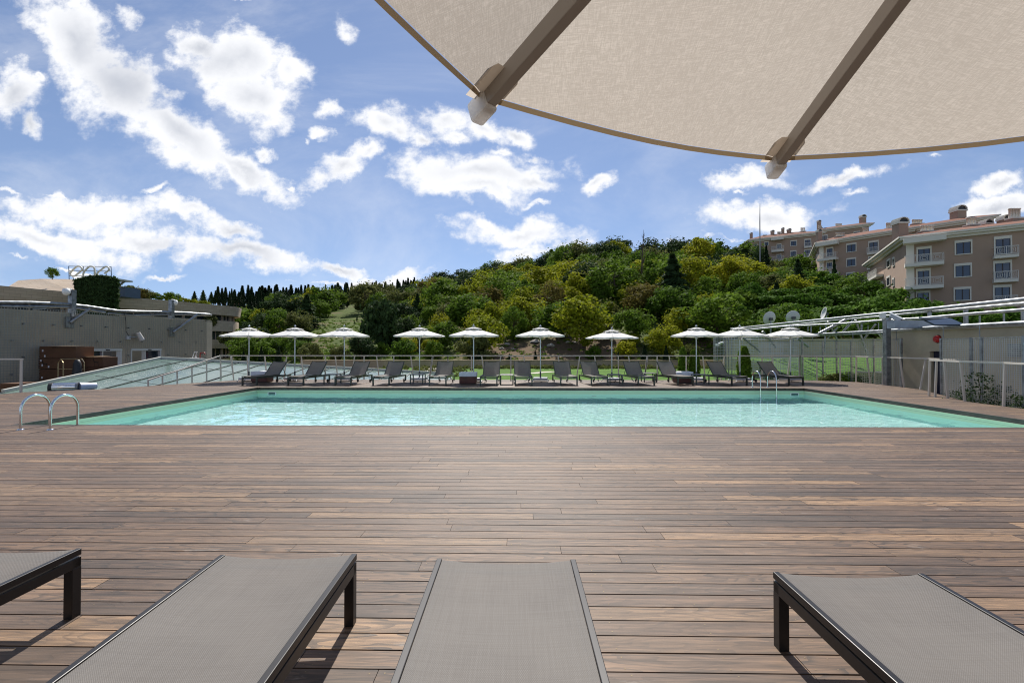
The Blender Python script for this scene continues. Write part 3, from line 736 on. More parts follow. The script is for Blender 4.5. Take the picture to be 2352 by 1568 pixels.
def trunkmesh(kind, seed):
    rs = random.Random(seed); mb = MB(); top = {'broad': .75, 'bush': .5, 'stone': .75, 'cypress': .9, 'conifer': .95, 'column': .8}[kind]; r0 = .022 if kind != 'bush' else .03
    P = [(rs.uniform(-.01, .01)*i, rs.uniform(-.01, .01)*i, -.04+(top+.04)*i/5) for i in range(6)]
    mb.tube(P, [r0*(1-.8*i/5) for i in range(6)], 7)
    if kind in ('broad', 'stone', 'bush'):
        for i in range(7):
            z = rs.uniform(.25, .6)*top/.75; a = rs.uniform(0, 2*PI); l = rs.uniform(.18, .32) if kind != 'stone' else rs.uniform(.3, .45)
            mb.tube([(0, 0, z), (l*.5*math.cos(a), l*.5*math.sin(a), z+.10), (l*math.cos(a), l*math.sin(a), z+.22)], [.009, .006, .003], 5)
    me_o = mb.build('trunk', bark); me = me_o.data; bpy.data.objects.remove(me_o); return me
PROTO = {}
def proto(kind, leaf, nvar, nleaf, size):
    key = (kind, leaf)
    if key not in PROTO:
        L = []
        for v in range(nvar):
            V, Fq = crown(kind, 11*v+hash_(kind+leaf), nleaf, size); L.append((npmesh(kind+'_crown', V, Fq, [LM[leaf]]), trunkmesh(kind, v)))
        PROTO[key] = L
    return PROTO[key]
def hash_(s): return sum(ord(c)*(i+3) for i, c in enumerate(s)) % 9973
SPEC = {'broad': (4, 3800, .038), 'bush': (3, 2200, .075), 'stone': (3, 6000, .034), 'cypress': (3, 1500, .040), 'conifer': (3, 3200, .045), 'column': (2, 2200, .05)}
NAMES = {'broad': 'broadleaf_tree', 'bush': 'bush', 'stone': 'stone_pine', 'cypress': 'cypress_tree', 'conifer': 'conifer_tree', 'column': 'clipped_shrub'}
CATS = {'broad': 'tree', 'bush': 'bush', 'stone': 'tree', 'cypress': 'tree', 'conifer': 'tree', 'column': 'shrub'}
rt = random.Random(7); NT_ = [0]
def plant(kind, leaf, x, y, h, z=None, wx=1.0, label='x', group=None):
    vs = proto(kind, leaf, *SPEC[kind]); cme, tme = vs[rt.randrange(len(vs))]
    z = terr(x, y) if z is None else z
    r = thing(NAMES[kind], label, CATS[kind], (x, y, z), rt.uniform(0, 6.28), group); r.scale = (h*wx*rt.uniform(.85, 1.12), h*wx*rt.uniform(.85, 1.12), h)
    link('crown', cme, r); link('trunk', tme, r); NT_[0] += 1; return r
def inpoly(p, poly):
    x, y = p; c = False
    for i in range(len(poly)):
        (x1, y1), (x2, y2) = poly[i-1], poly[i]
        if (y1 > y) != (y2 > y) and x < (x2-x1)*(y-y1)/(y2-y1)+x1: c = not c
    return c
MEAD = [(705, 765), (715, 748), (745, 727), (790, 704), (835, 692), (850, 694), (836, 722), (836, 765), (770, 778)]
BANK = [(1130, 800), (1150, 788), (1195, 780), (1200, 766), (1262, 766), (1285, 785), (1330, 790), (1340, 812), (1130, 812)]
def ok(x, y, h):
    z = terr(x, y)
    for f, dx in ((0, 0), (.3, -.33), (.3, .33), (.6, -.36), (.6, .36), (.6, 0), (.98, 0)):
        q = proj((x+dx*h, y, z+f*h))
        if inpoly(q, MEAD) or inpoly(q, BANK): return False
    return True
DES = {('broad', 'green'): 'leafy mid green tree in the hillside wood', ('broad', 'yellow'): 'yellow green tree turning for autumn in the hillside wood', ('broad', 'dark'): 'dark green rounded tree in the hillside wood',
  ('broad', 'olive'): 'dull olive green tree in the hillside wood', ('broad', 'rust'): 'rusty brown green tree in the hillside wood', ('stone', 'pine'): 'stone pine with clumpy umbrella crown below the apartment blocks',
  ('cypress', 'cypress'): 'dark narrow cypress in the row along the far ridge', ('conifer', 'dark'): 'dark pointed conifer in the hillside wood', ('bush', 'green'): 'green bush at the foot of the wooded slope', ('bush', 'olive'): 'olive green bush at the foot of the wooded slope', ('bush', 'yellow'): 'yellow green bush at the foot of the wooded slope', ('conifer', 'cypress'): 'young dark conifer planted near the retaining wall'}
LAND = [(300, 'behind the hotel end'), (520, 'just right of the hotel end'), (620, 'above the leftmost parasol'), (735, 'above the second parasol'), (850, 'above the third parasol'), (1000, 'above the fourth parasol'), (1150, 'above the fifth parasol'),
  (1320, 'above the sixth parasol'), (1500, 'above the seventh parasol'), (1650, 'above the eighth parasol'), (1770, 'above the ninth parasol'), (1900, 'above the tenth parasol'), (2070, 'below the middle apartment block'), (9999, 'below the nearest apartment block')]
def dplant(kind, leaf, x, y, h, wx=1.0):
    z = terr(x, y); q = proj((x, y, z+h*.6)); k_ = next(i for i, (xx, l) in enumerate(LAND) if q[0] < xx); land = LAND[k_][1]; big = 'small ' if h < 5.6 else 'large ' if h > 7.6 else ''
    if land.startswith('above') and kind != 'bush':
        f_ = (q[0]-LAND[k_-1][0])/(LAND[k_][0]-LAND[k_-1][0]); land = ('left ' if f_ < .34 else 'right ' if f_ > .66 else 'straight ')+land
    if kind in ('bush',) or leaf == 'cypress': lab = DES[(kind, leaf)].split(' at the foot')[0].split(' in the row')[0].split(' planted')[0]+(' at the slope foot ' if kind == 'bush' else ' on the far ridge ' if kind == 'cypress' else ' by the tan wall ')+land
    else: lab = big+DES[(kind, leaf)].replace(' in the hillside wood', '').replace(' turning for autumn', '')+(' low on the slope ' if q[1] > 725 else ' halfway up the slope ' if q[1] > 675 else ' high on the slope ' if q[1] > 625 else ' near the hilltop ')+land
    return plant(kind, leaf, x, y, h, None, wx, lab, CATS[kind]+' group '+DES[(kind, leaf)].split(' in the')[0].split(' at the')[0])
spots = []
def far_enough(x, y, dmin):
    for (a, b_, d_) in spots:
        if (a-x)**2+(b_-y)**2 < (min(d_, dmin))**2: return False
    return True
# specimens placed where the photograph shows them: (kind, leaf, centre px, top px, base px, distance, width factor, label)
def spec(kind, leaf, xp, ytop, ybase, Y, wx, label):
    b0 = at(xp, ybase, Y); z = min(terr(b0.x, Y), b0.z+40); tz = at(xp, ytop, Y).z
    o = plant(kind, leaf, b0.x, Y, max(1, tz-z), z, wx, label); spots.append((b0.x, Y, 6)); return o
spec('bush', 'dark', 872, 672, 785, 57, .72, 'big dark rounded evergreen at the right edge of the meadow')
spec('conifer', 'dark', 1545, 585, 775, 66, 1.55, 'tall broad dark cedar, largest conifer on the slope')
spec('conifer', 'dark', 1318, 650, 720, 95, 1.0, 'dark pointed conifer in the middle of the yellow green trees')
spec('conifer', 'dark', 1755, 580, 640, 118, .9, 'slim dark conifer beside the leftmost apartment block')
spec('conifer', 'dark', 1430, 640, 740, 88, 1.2, 'broad dark conifer left of the tall cedar')
spec('broad', 'yellow', 1135, 685, 790, 62, 1.1, 'bright yellow green tree above the parasol just left of centre')
spec('broad', 'yellow', 1010, 715, 800, 60, 1.1, 'yellow green tree left of the central parasols')
spec('broad', 'green', 1180, 700, 800, 58, 1.0, 'fresh green tree right of the bright yellow one')
spec('broad', 'yellow', 1290, 690, 800, 64, 1.15, 'broad yellow green tree above the middle parasol')
spec('broad', 'green', 1345, 705, 800, 60, 1.0, 'mid green tree over the parasol right of centre')
spec('broad', 'yellow', 1400, 690, 790, 66, .95, 'yellow green tree left of the bare poplar')
spec('broad', 'green', 1460, 720, 805, 60, 1.0, 'green tree at the foot of the tall cedar')
spec('broad', 'yellow', 1230, 660, 740, 85, 1.1, 'yellow green tree high above the middle parasol')
spec('stone', 'pine', 1690, 690, 770, 58, .95, 'round fresh green pine behind the first right hand parasol')
spec('stone', 'pine', 1725, 640, 740, 72, 1.0, 'bright green pine under the slim dark conifer')
spec('broad', 'green', 1650, 665, 760, 66, .9, 'light green tree right of the tall cedar')
for i, (x, yt, Y, w_) in enumerate(((1760, 705, 56, 1), (1835, 690, 55, 1.05), (1800, 655, 66, 1.05), (1880, 650, 70, 1.1), (1940, 690, 52, 1.1), (2010, 675, 50, 1.1), (2080, 676, 47.5, 1.0), (2150, 680, 47, .9), (1990, 640, 72, 1), (1920, 620, 84, 1), (1850, 615, 90, 1), (1780, 620, 88, 1), (2225, 690, 46, .9), (2290, 695, 48, 1), (2040, 650, 62, .9))):
    b0 = at(x, 760, Y); z = terr(b0.x, Y); tz = at(x, yt, Y).z
    plant('stone', 'pine', b0.x, Y, (tz-z)/.97, z, w_*min(1.6, 8.0/(tz-z)), 'stone pine number %s from the bottom left, below the apartment blocks' % ['one', 'two'][i % 2] if 0 else 'clumpy stone pine '+['right of the satellite dishes, lowest', 'above the third satellite dish', 'left of the third dish, second tier', 'above the pipe ring start', 'in the front tier below the middle block', 'in the front tier left of the nearest block', 'at the left corner foot of the nearest block', 'under the lower corner balcony', 'filling the gap left of the nearest block', 'below the flowered corner balcony', 'between the farthest and middle blocks', 'below the farthest block', 'under the first window column of the nearest block', 'under the second window column', 'touching the side face of the nearest block'][i], 'stone pines below the apartment blocks'); spots.append((b0.x, Y, 5))
# foot of the slope: bushes
for i in range(46):
    x = rt.uniform(-24, 34); y = rt.uniform(47.5, 56)
    h = rt.uniform(1.3, 3.2)
    if ok(x, y, h) and far_enough(x, y, 2.0):
        dplant('bush', rt.choice(['green', 'olive', 'olive', 'yellow']), x, y, h, rt.uniform(.8, 1.1)); spots.append((x, y, 2.2))
# the wood
for Y0_, Y1_, n, dm_ in ((49, 75, 1400, 4.3), (75, 120, 3000, 5.0), (120, 246, 6000, 6.8)):
    for i in range(n):
        t = rt.uniform(-.66, 1.05); y = rt.uniform(Y0_, Y1_); x = t*y
        Dd, _h = interp(RID, t)
        if y > Dd+4: continue
        if t > .52 and y < 112 and not (y > 50 and t < .60): 
            if rt.random() < .97: continue
        if NT_[0] > 700: break
        q = proj((x, y, terr(x, y)))
        if q[0] < 560 and y < 130: continue
        left = q[0] < 960
        h = rt.uniform(4.8, 8.6) if Y0_ > 60 else rt.uniform(3.5, 6.5)
        if left and y < 110: h = rt.uniform(3.0, 5.5) if y > 60 else rt.uniform(2, 3.6)
        if not left and y > Dd-22: h = rt.uniform(6.5, 12)
        if left and y > 190 : h = rt.uniform(6, 9.5)
        if not ok(x, y, h) or not far_enough(x, y, dm_): continue
        spots.append((x, y, dm_))
        if left and y > 150:
            dplant('cypress', 'cypress', x, y, h, rt.uniform(1.0, 1.6))
            if rt.random() < .9: dplant('cypress', 'cypress', x+rt.uniform(2, 4), y+rt.uniform(-2, 2), h*rt.uniform(.75, 1.1), 1.3)
            continue
        u = rt.random()
        if left: leaf = 'green' if u < .45 else 'dark' if u < .75 else 'olive' if u < .9 else 'yellow'
        elif y < 100: leaf = 'yellow' if u < .40 else 'green' if u < .78 else 'olive' if u < .89 else 'dark' if u < .96 else 'rust'
        else: leaf = 'green' if u < .42 else 'yellow' if u < .58 else 'dark' if u < .84 else 'olive' if u < .95 else 'rust'
        if rt.random() < .06 and y < Dd-25: dplant('conifer', 'dark', x, y, h*1.15, rt.uniform(1.2, 1.8))
        else: dplant('broad', leaf, x, y, h, rt.uniform(1.15, 1.5))
print('TREES', NT_[0])
# ridge trees standing on the skyline
for i, (x, yt, k, l) in enumerate(((1410, 547, 'broad', 'dark'), (1380, 556, 'broad', 'dark'), (1350, 556, 'broad', 'green'), (1320, 565, 'broad', 'dark'), (1285, 575, 'broad', 'dark'), (1240, 595, 'broad', 'dark'), (1135, 600, 'broad', 'dark'), (1160, 606, 'broad', 'dark'), (1105, 612, 'broad', 'dark'),
   (1185, 600, 'broad', 'dark'), (1060, 616, 'broad', 'dark'), (1040, 628, 'broad', 'dark'), (1000, 635, 'broad', 'dark'), (1525, 565, 'broad', 'dark'), (1555, 570, 'broad', 'green'), (1590, 562, 'broad', 'green'), (1625, 572, 'broad', 'dark'), (1680, 575, 'broad', 'green'), (1712, 566, 'broad', 'dark'))):
    t = ray(x, yt); t = t.x/t.y; Dd, Hh = interp(RID, t); Y = Dd-3; p = at(x, yt, Y); z = terr(p.x, Y)
    plant(k, l, p.x, Y, max(5, p.z-z), z, 1.15, 'dark tree standing on the hilltop skyline', 'trees on the hilltop skyline')
# continuous cypress row closing the skyline above the meadow
for i in range(64):
    x = 560+i*7.0+rt.uniform(-4, 4); t = ray(x, 660); t = t.x/t.y; Dd, Hh = interp(RID, t); Y = Dd-rt.uniform(-2, 9)
    p = at(x, 660-(x-560)*.012+rt.uniform(-6, 12), Y); z = terr(p.x, Y)
    dplant('cypress', 'cypress', p.x, Y, max(4.5, p.z-z), rt.uniform(1.4, 2.2))
# understorey filling the wood between the trees
cs = {k: ([], []) for k in ('green', 'olive', 'dark', 'yellow')}
rs = np.random.RandomState(21)
for i in range(1500):
    t = rs.uniform(-.62, .95); y = rs.uniform(62, 225); x = t*y; Dd, _h = interp(RID, t)
    if y > Dd+1: continue
    r = rs.uniform(.8, 2.1)
    if not ok(x, y, r*1.6): continue
    q0 = proj((x, y, terr(x, y)))
    if q0[0] < 560 and y < 130: continue
    k = rs.choice(['green', 'olive', 'dark', 'yellow'], p=[.45, .2, .2, .15])
    n = 170; q = rs.normal(0, 1, (n, 3)); q /= np.linalg.norm(q, axis=1)[:, None]; q[:, 2] = np.abs(q[:, 2])*1.2-.15
    lump = 1+.35*np.sin(q[:, 0]*5+i)*np.cos(q[:, 1]*4+i)
    cs[k][0].append(np.array([x, y, terr(x, y)])+q*r*(rs.uniform(.6, 1.05, n)*lump)[:, None]); cs[k][1].append(q)
VV, FF, MI = [], [], []; o = 0
for mi, k in enumerate(cs):
    V, Fq = leaves(np.concatenate(cs[k][0]), np.concatenate(cs[k][1]), .34, 60+mi); VV.append(V); FF.append(Fq+o); o += len(V); MI.append(np.full(len(Fq), mi))
tag(link('understorey', npmesh('understorey', np.concatenate(VV), np.concatenate(FF), [LM[k] for k in cs], mi=np.concatenate(MI))), 'dense shrubs and saplings filling the wooded hillside between the trees', 'understorey', kind='stuff')
# tall bare tree
p = at(1472, 700, 80); z = terr(p.x, 80); tz = at(1478, 528, 80).z-z
bt = thing('bare_tree', 'tall leafless tree rising above the wood near the cedar', 'tree', (p.x, 80, z))
mb = MB(); rb = random.Random(2)
mb.tube([(0, 0, 0), (.1, 0, tz*.35), (.3, 0, tz*.7), (.5, 0, tz)], [.22, .16, .09, .02], 7); mb.build('trunk', bark, bt)
mb = MB()
for i in range(46):
    z0 = tz*rb.uniform(.35, .93); a = rb.uniform(0, 6.28); l = rb.uniform(.8, 1.7)*(1.15-z0/tz); x0 = .5*z0/tz
    e = (x0+l*.55*math.cos(a), l*.55*math.sin(a), z0+l*1.5)
    mb.tube([(x0, 0, z0), ((x0+e[0])/2+.1*math.cos(a), e[1]/2, z0+l*.6), e], [.04, .028, .012], 4)
mb.build('branches', bark, bt)
# clipped conical shrubs by the mesh tower, young conifers near the wall
for (x0, x1, yt, yb, l) in ((375, 465, 400, 625, 'left of the first right hand parasol'), (475, 590, 420, 640, 'behind the first right hand parasol pole'), (945, 1090, 390, 660, 'under the middle right hand parasol')):
    Y = 24; q = c4((x0+x1)/2, yb); p = at(q[0], q[1], Y); tz = at(q[0], c4(0, yt)[1], Y).z; zb = -.5
    plant('column', 'green', p.x, Y, tz-zb, zb, (at(c4(x1, 0)[0], 800, Y).x-at(c4(x0, 0)[0], 800, Y).x)/.40/(tz-zb), 'clipped cone shaped evergreen shrub '+l)
for x in (560, 600, 640, 1100, 1170, 1230, 1420, 1480, 1530, 1580):
    Y = 46.9; p = at(x, 815, Y); dplant('conifer', 'cypress', p.x, Y, rt.uniform(1.2, 2.1), 1.1)
# ground cover bed between lawn and wall
cs, ns = [], []
rs = np.random.RandomState(5)
for i in range(420):
    x = rs.uniform(-13, 20); y = rs.uniform(42.2, 45.2) if x > -4 else rs.uniform(31, 45)
    r = rs.uniform(.12, .38); q = rs.normal(0, 1, (70, 3)); q /= np.linalg.norm(q, axis=1)[:, None]; q[:, 2] = abs(q[:, 2])
    cs.append(np.array([x, y, -.52])+q*r*rs.uniform(.6, 1, (70, 1))*[1, 1, 1.1]); ns.append(q)
V, Fq = leaves(np.concatenate(cs), np.concatenate(ns), .10, 5)
tag(link('ground_cover', npmesh('ground_cover', V, Fq, [LM['olive']])), 'low mixed ground cover plants in the bed before the retaining wall', 'ground cover', kind='stuff')
# scrub and weeds all over the open slope
cs, ns = [], []
for i in range(6500):
    t = rs.uniform(-.6, 1.0); y = 47+53*rs.rand()**1.3; x = t*y
    r = rs.uniform(.10, .42); q = rs.normal(0, 1, (26, 3)); q /= np.linalg.norm(q, axis=1)[:, None]; q[:, 2] = abs(q[:, 2])
    bankz = -7 < x < 14 and y < 58
    if bankz and rs.rand() < .7: continue
    cs.append(np.array([x, y, terr(x, y)-.08])+q*r*rs.uniform(.6, 1, (26, 1))*[1, 1, .7]); ns.append(q)
V, Fq = leaves(np.concatenate(cs), np.concatenate(ns), .15, 6)
tag(link('undergrowth', npmesh('undergrowth', V, Fq, [LM['green']])), 'weeds and scrub scattered over the open hillside', 'undergrowth', kind='stuff')
# pale rocks on the bare bank
rk = mat('pale_rock', (.42, .38, .33), .9, 0, .2, 3, .3)
first = None
for i, (x, y_, s) in enumerate(((735, 392, .55), (790, 355, .7), (1065, 345, 1.0), (1215, 395, .9), (1385, 375, .6), (845, 400, .45), (600, 430, .4), (420, 455, .5), (1450, 380, .5))):
    q = c3(x, y_); Y = 50.5+(455-y_)*.05; p = at(q[0], q[1], Y); me = bpy.data.meshes.new('rock')
    rr = random.Random(i); mb = MB(); N_ = 9
    prof = [(rr.uniform(.7, 1.1), 0), (rr.uniform(.8, 1), .18), (rr.uniform(.4, .7), .34), (0, .4)]
    mb.lathe([(r*s*.6, z*s) for r, z in prof], N_, (0, 0, 0), 0, False)
    mb.v = [(a*rr.uniform(.8, 1.2), b_*rr.uniform(.6, 1.0), c*rr.uniform(.8, 1.2)) for a, b_, c in mb.v]
    o = mb.build('rock', rk); o.location = (p.x, Y, terr(p.x, Y)-.03); tag(o, 'pale broken rock lying on the bare earth bank', 'rock', 'rocks on the earth bank')
# ---------------------------------------------------------------- railings
def rail_run(name, label, top, posts, rr=.022, pr=.05, pieces=None):
    r = thing(name, label, 'railing')
    mb = MB()
    for a, b_ in zip(top, top[1:]): mb.beam(a, b_, .055, .045)
    mb.build('handrail', creamrail, r)
    for (t, b_, w_) in posts: MB().beam(b_, t, w_, .035, up=(0, 1, 0)).build('post', creamrail, r)
    return r
RZ = 1.10; YR = 21.28
def X(px, Y, z=0.0):
    d = ray(px, 797); return d.x/d.y*Y
far_posts = []
for (cf, L) in ((c2, [(70,75,1),(170,205,0),(335,345,1),(505,530,0),(720,690,0),(862,890,0),(1098,1098,1),(1195,1225,0),(1385,1350,0),(1478,1478,1),(1600,1630,0),(1768,1768,1),(1935,1965,0),(2148,2110,0),(2298,2298,1)]),
                (c3, [(62,28,0),(205,242,0),(440,440,1),(540,575,0),(727,690,0),(825,825,1),(950,990,0),(1288,1325,0),(1500,1462,0),(1645,1682,0),(1878,1878,1),(1978,2015,0),(2165,2130,0),(2258,2258,1)]),
                (c4, [(68,38,0),(285,315,0),(452,452,1),(615,640,0),(825,790,0),(965,985,0),(1195,1195,1),(1290,1320,0),(1470,1435,0),(1565,1565,1)])):
    for (a, b_, v) in L:
        xa, xb = cf(a, 0)[0], cf(b_, 0)[0]
        far_posts.append(((X(xa, YR), YR, RZ-.02), (X(xb, YR), YR, -.1), .05 if v else .045))
xl, xr = X(505, YR), X(1838, YR)
rail_run('railing', 'long cream steel railing with slanted posts behind the far loungers', [(xl, YR, RZ), (xr, YR, RZ)], far_posts)
# right side railing following the deck edge
rp = [c5(150, 925), c5(320, 970), c5(550, 985), c5(705, 995), c5(850, 1012), c5(970, 1025), c5(1180, 1050), c5(1330, 1068)]
topx = [155, 320, 553, 708, 812, 965, 1135, 1390]
def rx(Y): return interp(RT, Y)[0]+.06
pts = []
for (q, tx) in zip(rp, topx):
    g = gz(q[0], max(q[1], 872.6)); Y = min(g.y, YR); pts.append((Y, tx-(q[0]-1800.7)*4.2664))
posts = []; tops = [(xr, YR, RZ)]
for (q, tx) in zip(rp, topx):
    g = gz(*q) if q[1] > 873 else Vector((X(q[0], YR), YR, 0)); g.y = min(g.y, YR); g.x = min(g.x, 40)
    tq = c5(tx, 755); T_ = at(tq[0], 815, g.y); posts.append(((T_.x, g.y, RZ-.02), (g.x, g.y, -.1), .05)); tops.append((max(T_.x, g.x) if 0 else (T_.x+g.x)/2, g.y, RZ))
g = gz(*c5(1560, 1100)); tops.append((gz(*c5(1640, 1120)).x, 14.6, RZ))
rail_run('railing', 'cream railing along the far right deck edge before the lawn', tops, posts)
posts = []; tops = []
for (bx_, by, tx) in ((1420, 1135, 1430), (1480, 1145, 1495), (1608, 1158, 1570), (1775, 1185, 1730), (2150, 1235, 2165), (2560, 1310, 2600), (2980, 1390, 3060)):
    g = gz(*c5(bx_, by)); T_ = at(c5(tx, 790)[0], 830, g.y); posts.append(((T_.x, g.y, RZ-.02), (g.x, g.y, -.1), .055))
    if bx_ != 1480: tops.append((T_.x, g.y, RZ))
rail_run('railing', 'near right cream railing before the galvanised mesh screen', tops, posts)
# left: short near railing and the descending one
g = gz(48, 901); q2 = gz(-400, 925)
pl = [((g.x, g.y, RZ-.02), (g.x, g.y, -.1), .07)]; e2 = (g.x-7, g.y-.35, RZ)
rail_run('railing', 'short cream railing end cut by the left frame edge', [(g.x+.05, g.y, RZ), e2], pl+[((g.x-3.4, g.y-.17, RZ), (g.x-3.4, g.y-.17, -.1), .07)])
posts = []; tops = []
for (bx_, by, tx, ty) in ((1455, 1272, 1450, 1215), (1593, 1260, 1592, 1168), (1738, 1247, 1735, 1125), (1882, 1234, 1880, 1075), (2025, 1222, 2025, 1023), (2168, 1210, 2160, 975), (2292, 1212, 2268, 975)):
    g = gz(*c1(bx_, by)); g.y = min(g.y, YR); t_ = at(*c1(tx, ty), g.y); posts.append(((t_.x, g.y, t_.z-.02), (g.x, g.y, -.1), .045)); tops.append((t_.x, g.y, t_.z))
tops.append((xl, YR, RZ))
rail_run('railing', 'cream railing sloping down to the left over the glass roof', tops, posts)
# ---------------------------------------------------------------- sloping glass roof at the left
ga, gb, gc_ = -4.74, .134, -.141
def GP(x, y): return (x, y, ga+gb*y+gc_*x)
def gray(px, py):
    d = ray(px, py); k = (ga-H)/(d.z-gb*d.y-gc_*d.x); return Vector((0, 0, H))+d*k
A, B_, C_ = gray(7, 901), gray(370, 823.5), gray(1041, 859.5)
gr = thing('glass_roof', 'large sloping greenish glass roof with dark seams left of the pool deck', 'glass roof')
lo = [(A.x, A.y), (B_.x, B_.y), (C_.x, C_.y), (C_.x+.5, 21.7), (-12.6, 21.7), (-14.5, 17.0), (A.x, A.y-.2)]
def glassroof(T, ob, b):
    nz = T.noise(T.mapping(ob, sc=(1, .5, 1)), .8, 6, .65); n2 = T.noise(ob, 5, 5, .7)
    b.inputs['Roughness'].default_value = .12; b.inputs['Specular IOR Level'].default_value = .8
    T.set(b.inputs['Roughness'], T.rng(n2, .3, .7, .05, .3))
    c = T.mix(T.rng(nz, .3, .7), (.11, .165, .135), (.17, .235, .20)); return T.mix(T.rng(n2, .55, .75, 0, .35), c, (.36, .42, .38))
mb = MB(); vt = [GP(x, y) for x, y in lo]; n = len(vt)
mb.add(vt+[(x, y, z-.06) for x, y, z in vt], [tuple(range(n))[::-1], tuple(range(n, 2*n))]+[(k, (k+1) % n, n+(k+1) % n, n+k) for k in range(n)])
mb.build('glass_panes', mat('green_tinted_glass', rough=.1, fn=glassroof), gr)
seam = mat('dark_seam', (.05, .055, .05), .5); mb = MB()
def ytop(x):
    k = (x-B_.x)/(C_.x-B_.x); return B_.y+(C_.y-B_.y)*k
x = B_.x+1.05
while x < C_.x:
    y0 = interp([(-18, 16), (-14.5, 17.05), (-12.6, 21.75), (0, 21.75)], x)[0]
    p, q = Vector(GP(x, y0)), Vector(GP(x, ytop(x))); mb.beam(p+Vector((0, 0, .012)), q+Vector((0, 0, .012)), .055, .03); x += 1.05
for yy in (19.0, 22.5, 25.5):
    xa = max(A.x+.3, -17.8) if yy < 23 else B_.x+(C_.x-B_.x)*(yy-B_.y)/(C_.y-B_.y)
    xb = (-14.2 if yy == 19 else C_.x)
    mb.beam(Vector(GP(xa, yy))+Vector((0, 0, .004)), Vector(GP(xb, yy))+Vector((0, 0, .004)), .02, .012)
mb.build('seams', seam, gr)
mb = MB(); up_ = Vector((0, 0, .05)); mb.beam(Vector(GP(A.x, A.y))+up_, B_+up_, .14, .10); mb.beam(B_+up_, C_+up_, .16, .12); mb.build('edge_trim', mat('pale_trim', (.55, .54, .48), .5), gr)
mb = MB(); a_ = gz(*c1(450, 1335)); dct = thing('ventilation_duct', 'shiny round metal duct with blue white end lying beyond the deck edge', 'duct')
u0, u1, u2 = at(*c1(520, 1322), 16.6), at(*c1(750, 1310), 16.9), at(*c1(940, 1300), 17.4)
u0.z = u1.z = .02; u2.z = .02
MB().tube([u0, u1], .17, 20).build('steel_tube', chrome, dct)
d_ = (u1-u0).normalized(); MB().tube([u0-d_*.10, u0], .185, 20).build('dark_collar', mat('dark_rubber', (.03, .03, .03), .6), dct); MB().tube([u1, u1+d_*.07], .185, 20).build('collar', galv, dct)
mb = MB(); mb.tube([u1+d_*.07, u2], [.17, .12], 12); mb.build('cone', mat('blue_white_sheet', (.5, .55, .7), .4), dct)
# ---------------------------------------------------------------- mesh clad wall building (left)
TF = -.65
def wx(Y): return -26.34+.198*Y
lw = thing('terrace_building', 'grey beige building clad in wire mesh with two sliding glass doors', 'building')
WP = [(wx(y)-(.5*((y-30)/2)**2 if y > 30 else 0), y) for y in (12, 16, 20, 23, 26, 29, 30, 30.8)]
doors = [(gz_ := None)]
def wy(px): t = ray(px, 797); t = t.x/t.y; return 26.34/(.198-t)
D1, D2 = (wy(184), wy(279)), (wy(299.5), wy(369.5))
WT = 3.17
def wallseg(mb, ya, yb, z0, z1, th=.3, off=0):
    mb.add([(wx(ya)+off, ya, z0), (wx(yb)+off, yb, z0), (wx(yb)-th, yb, z0), (wx(ya)-th, ya, z0), (wx(ya)+off, ya, z1), (wx(yb)+off, yb, z1), (wx(yb)-th, yb, z1), (wx(ya)-th, ya, z1)],
           [(0,3,2,1),(4,5,6,7),(0,1,5,4),(1,2,6,5),(2,3,7,6),(3,0,4,7)])
mb = MB(); DH = 1.42
for (ya, yb) in ((10, D1[0]), (D1[1], D2[0]), (D2[1], 30.2)): wallseg(mb, ya, yb, TF-.3, DH)
wallseg(mb, 10, 30.2, DH+.001, WT-.02)
wallm = mat('olive_beige_render', (.48, .43, .33), .9, 0, .15, .7, .1, 30)
mb.build('wall', wallm, lw)
mb = MB(); yb = 30.2; mb.box((wx(yb)-7, yb-.3, TF-.3), (wx(yb)-.31, yb, WT-.02)); mb.build('end_wall', wallm, lw)
mb = MB(); mb.box((-31, 9, WT-.3), (-24.6, 29.8, WT-.1)); mb.build('roof_slab', mat('grey_roof', (.3, .3, .29), .9), lw)
# wire mesh skin: real wires as thin strips
wirem = mat('grey_wire_mesh', (.33, .33, .30), .45, .6)
def wiremesh(name, parent, path, z0, z1, dz=.10, dx=.10, wv=.012, wh=.012, m=None, skip=None, off=.0):
    """path: list of (x, y); builds crossing wires (one part)"""
    P = [Vector((*p, 0)) for p in path]; vs = []; fs = []
    def q(a, b_, c, d): o = len(vs); vs.extend([a, b_, c, d]); fs.append((o, o+1, o+2, o+3))
    for a, b_ in zip(P, P[1:]):
        L = (b_-a).length; d = (b_-a)/L; nrm = Vector((d.y, -d.x, 0)); n = max(1, int(L/dx))
        for i in range(n+1):
            p = a+d*(L*i/n)+nrm*.006
            if skip and skip(p.y): zz0 = DH+.05
            else: zz0 = z0
            u = d*wv/2; q(p-u+Vector((0,0,zz0)), p+u+Vector((0,0,zz0)), p+u+Vector((0,0,z1)), p-u+Vector((0,0,z1)))
        k = int((z1-z0)/dz)
        for j in range(k+1):
            z = z0+(z1-z0)*j/k; u = Vector((0, 0, wh/2)); segs = [(0, L)]
            if skip and z < DH+.05:
                m_ = 60; segs = []; cur = None
                for i in range(m_+1):
                    s_ = skip((a+d*(L*i/m_)).y)
                    if not s_ and cur is None: cur = L*i/m_
                    if (s_ or i == m_) and cur is not None: segs.append((cur, L*i/m_)); cur = None
            for s0, s1 in segs:
                A_, B2 = a+d*s0+Vector((0, 0, z)), a+d*s1+Vector((0, 0, z)); q(A_-u, B2-u, B2+u, A_+u)
    me = bpy.data.meshes.new(name); me.from_pydata([tuple(v) for v in vs], [], fs); me.materials.append(m or wirem); o = link(name, me, parent)
    sm = o.modifiers.new('gauge', 'SOLIDIFY'); sm.thickness = .008; sm.offset = 0
    return o
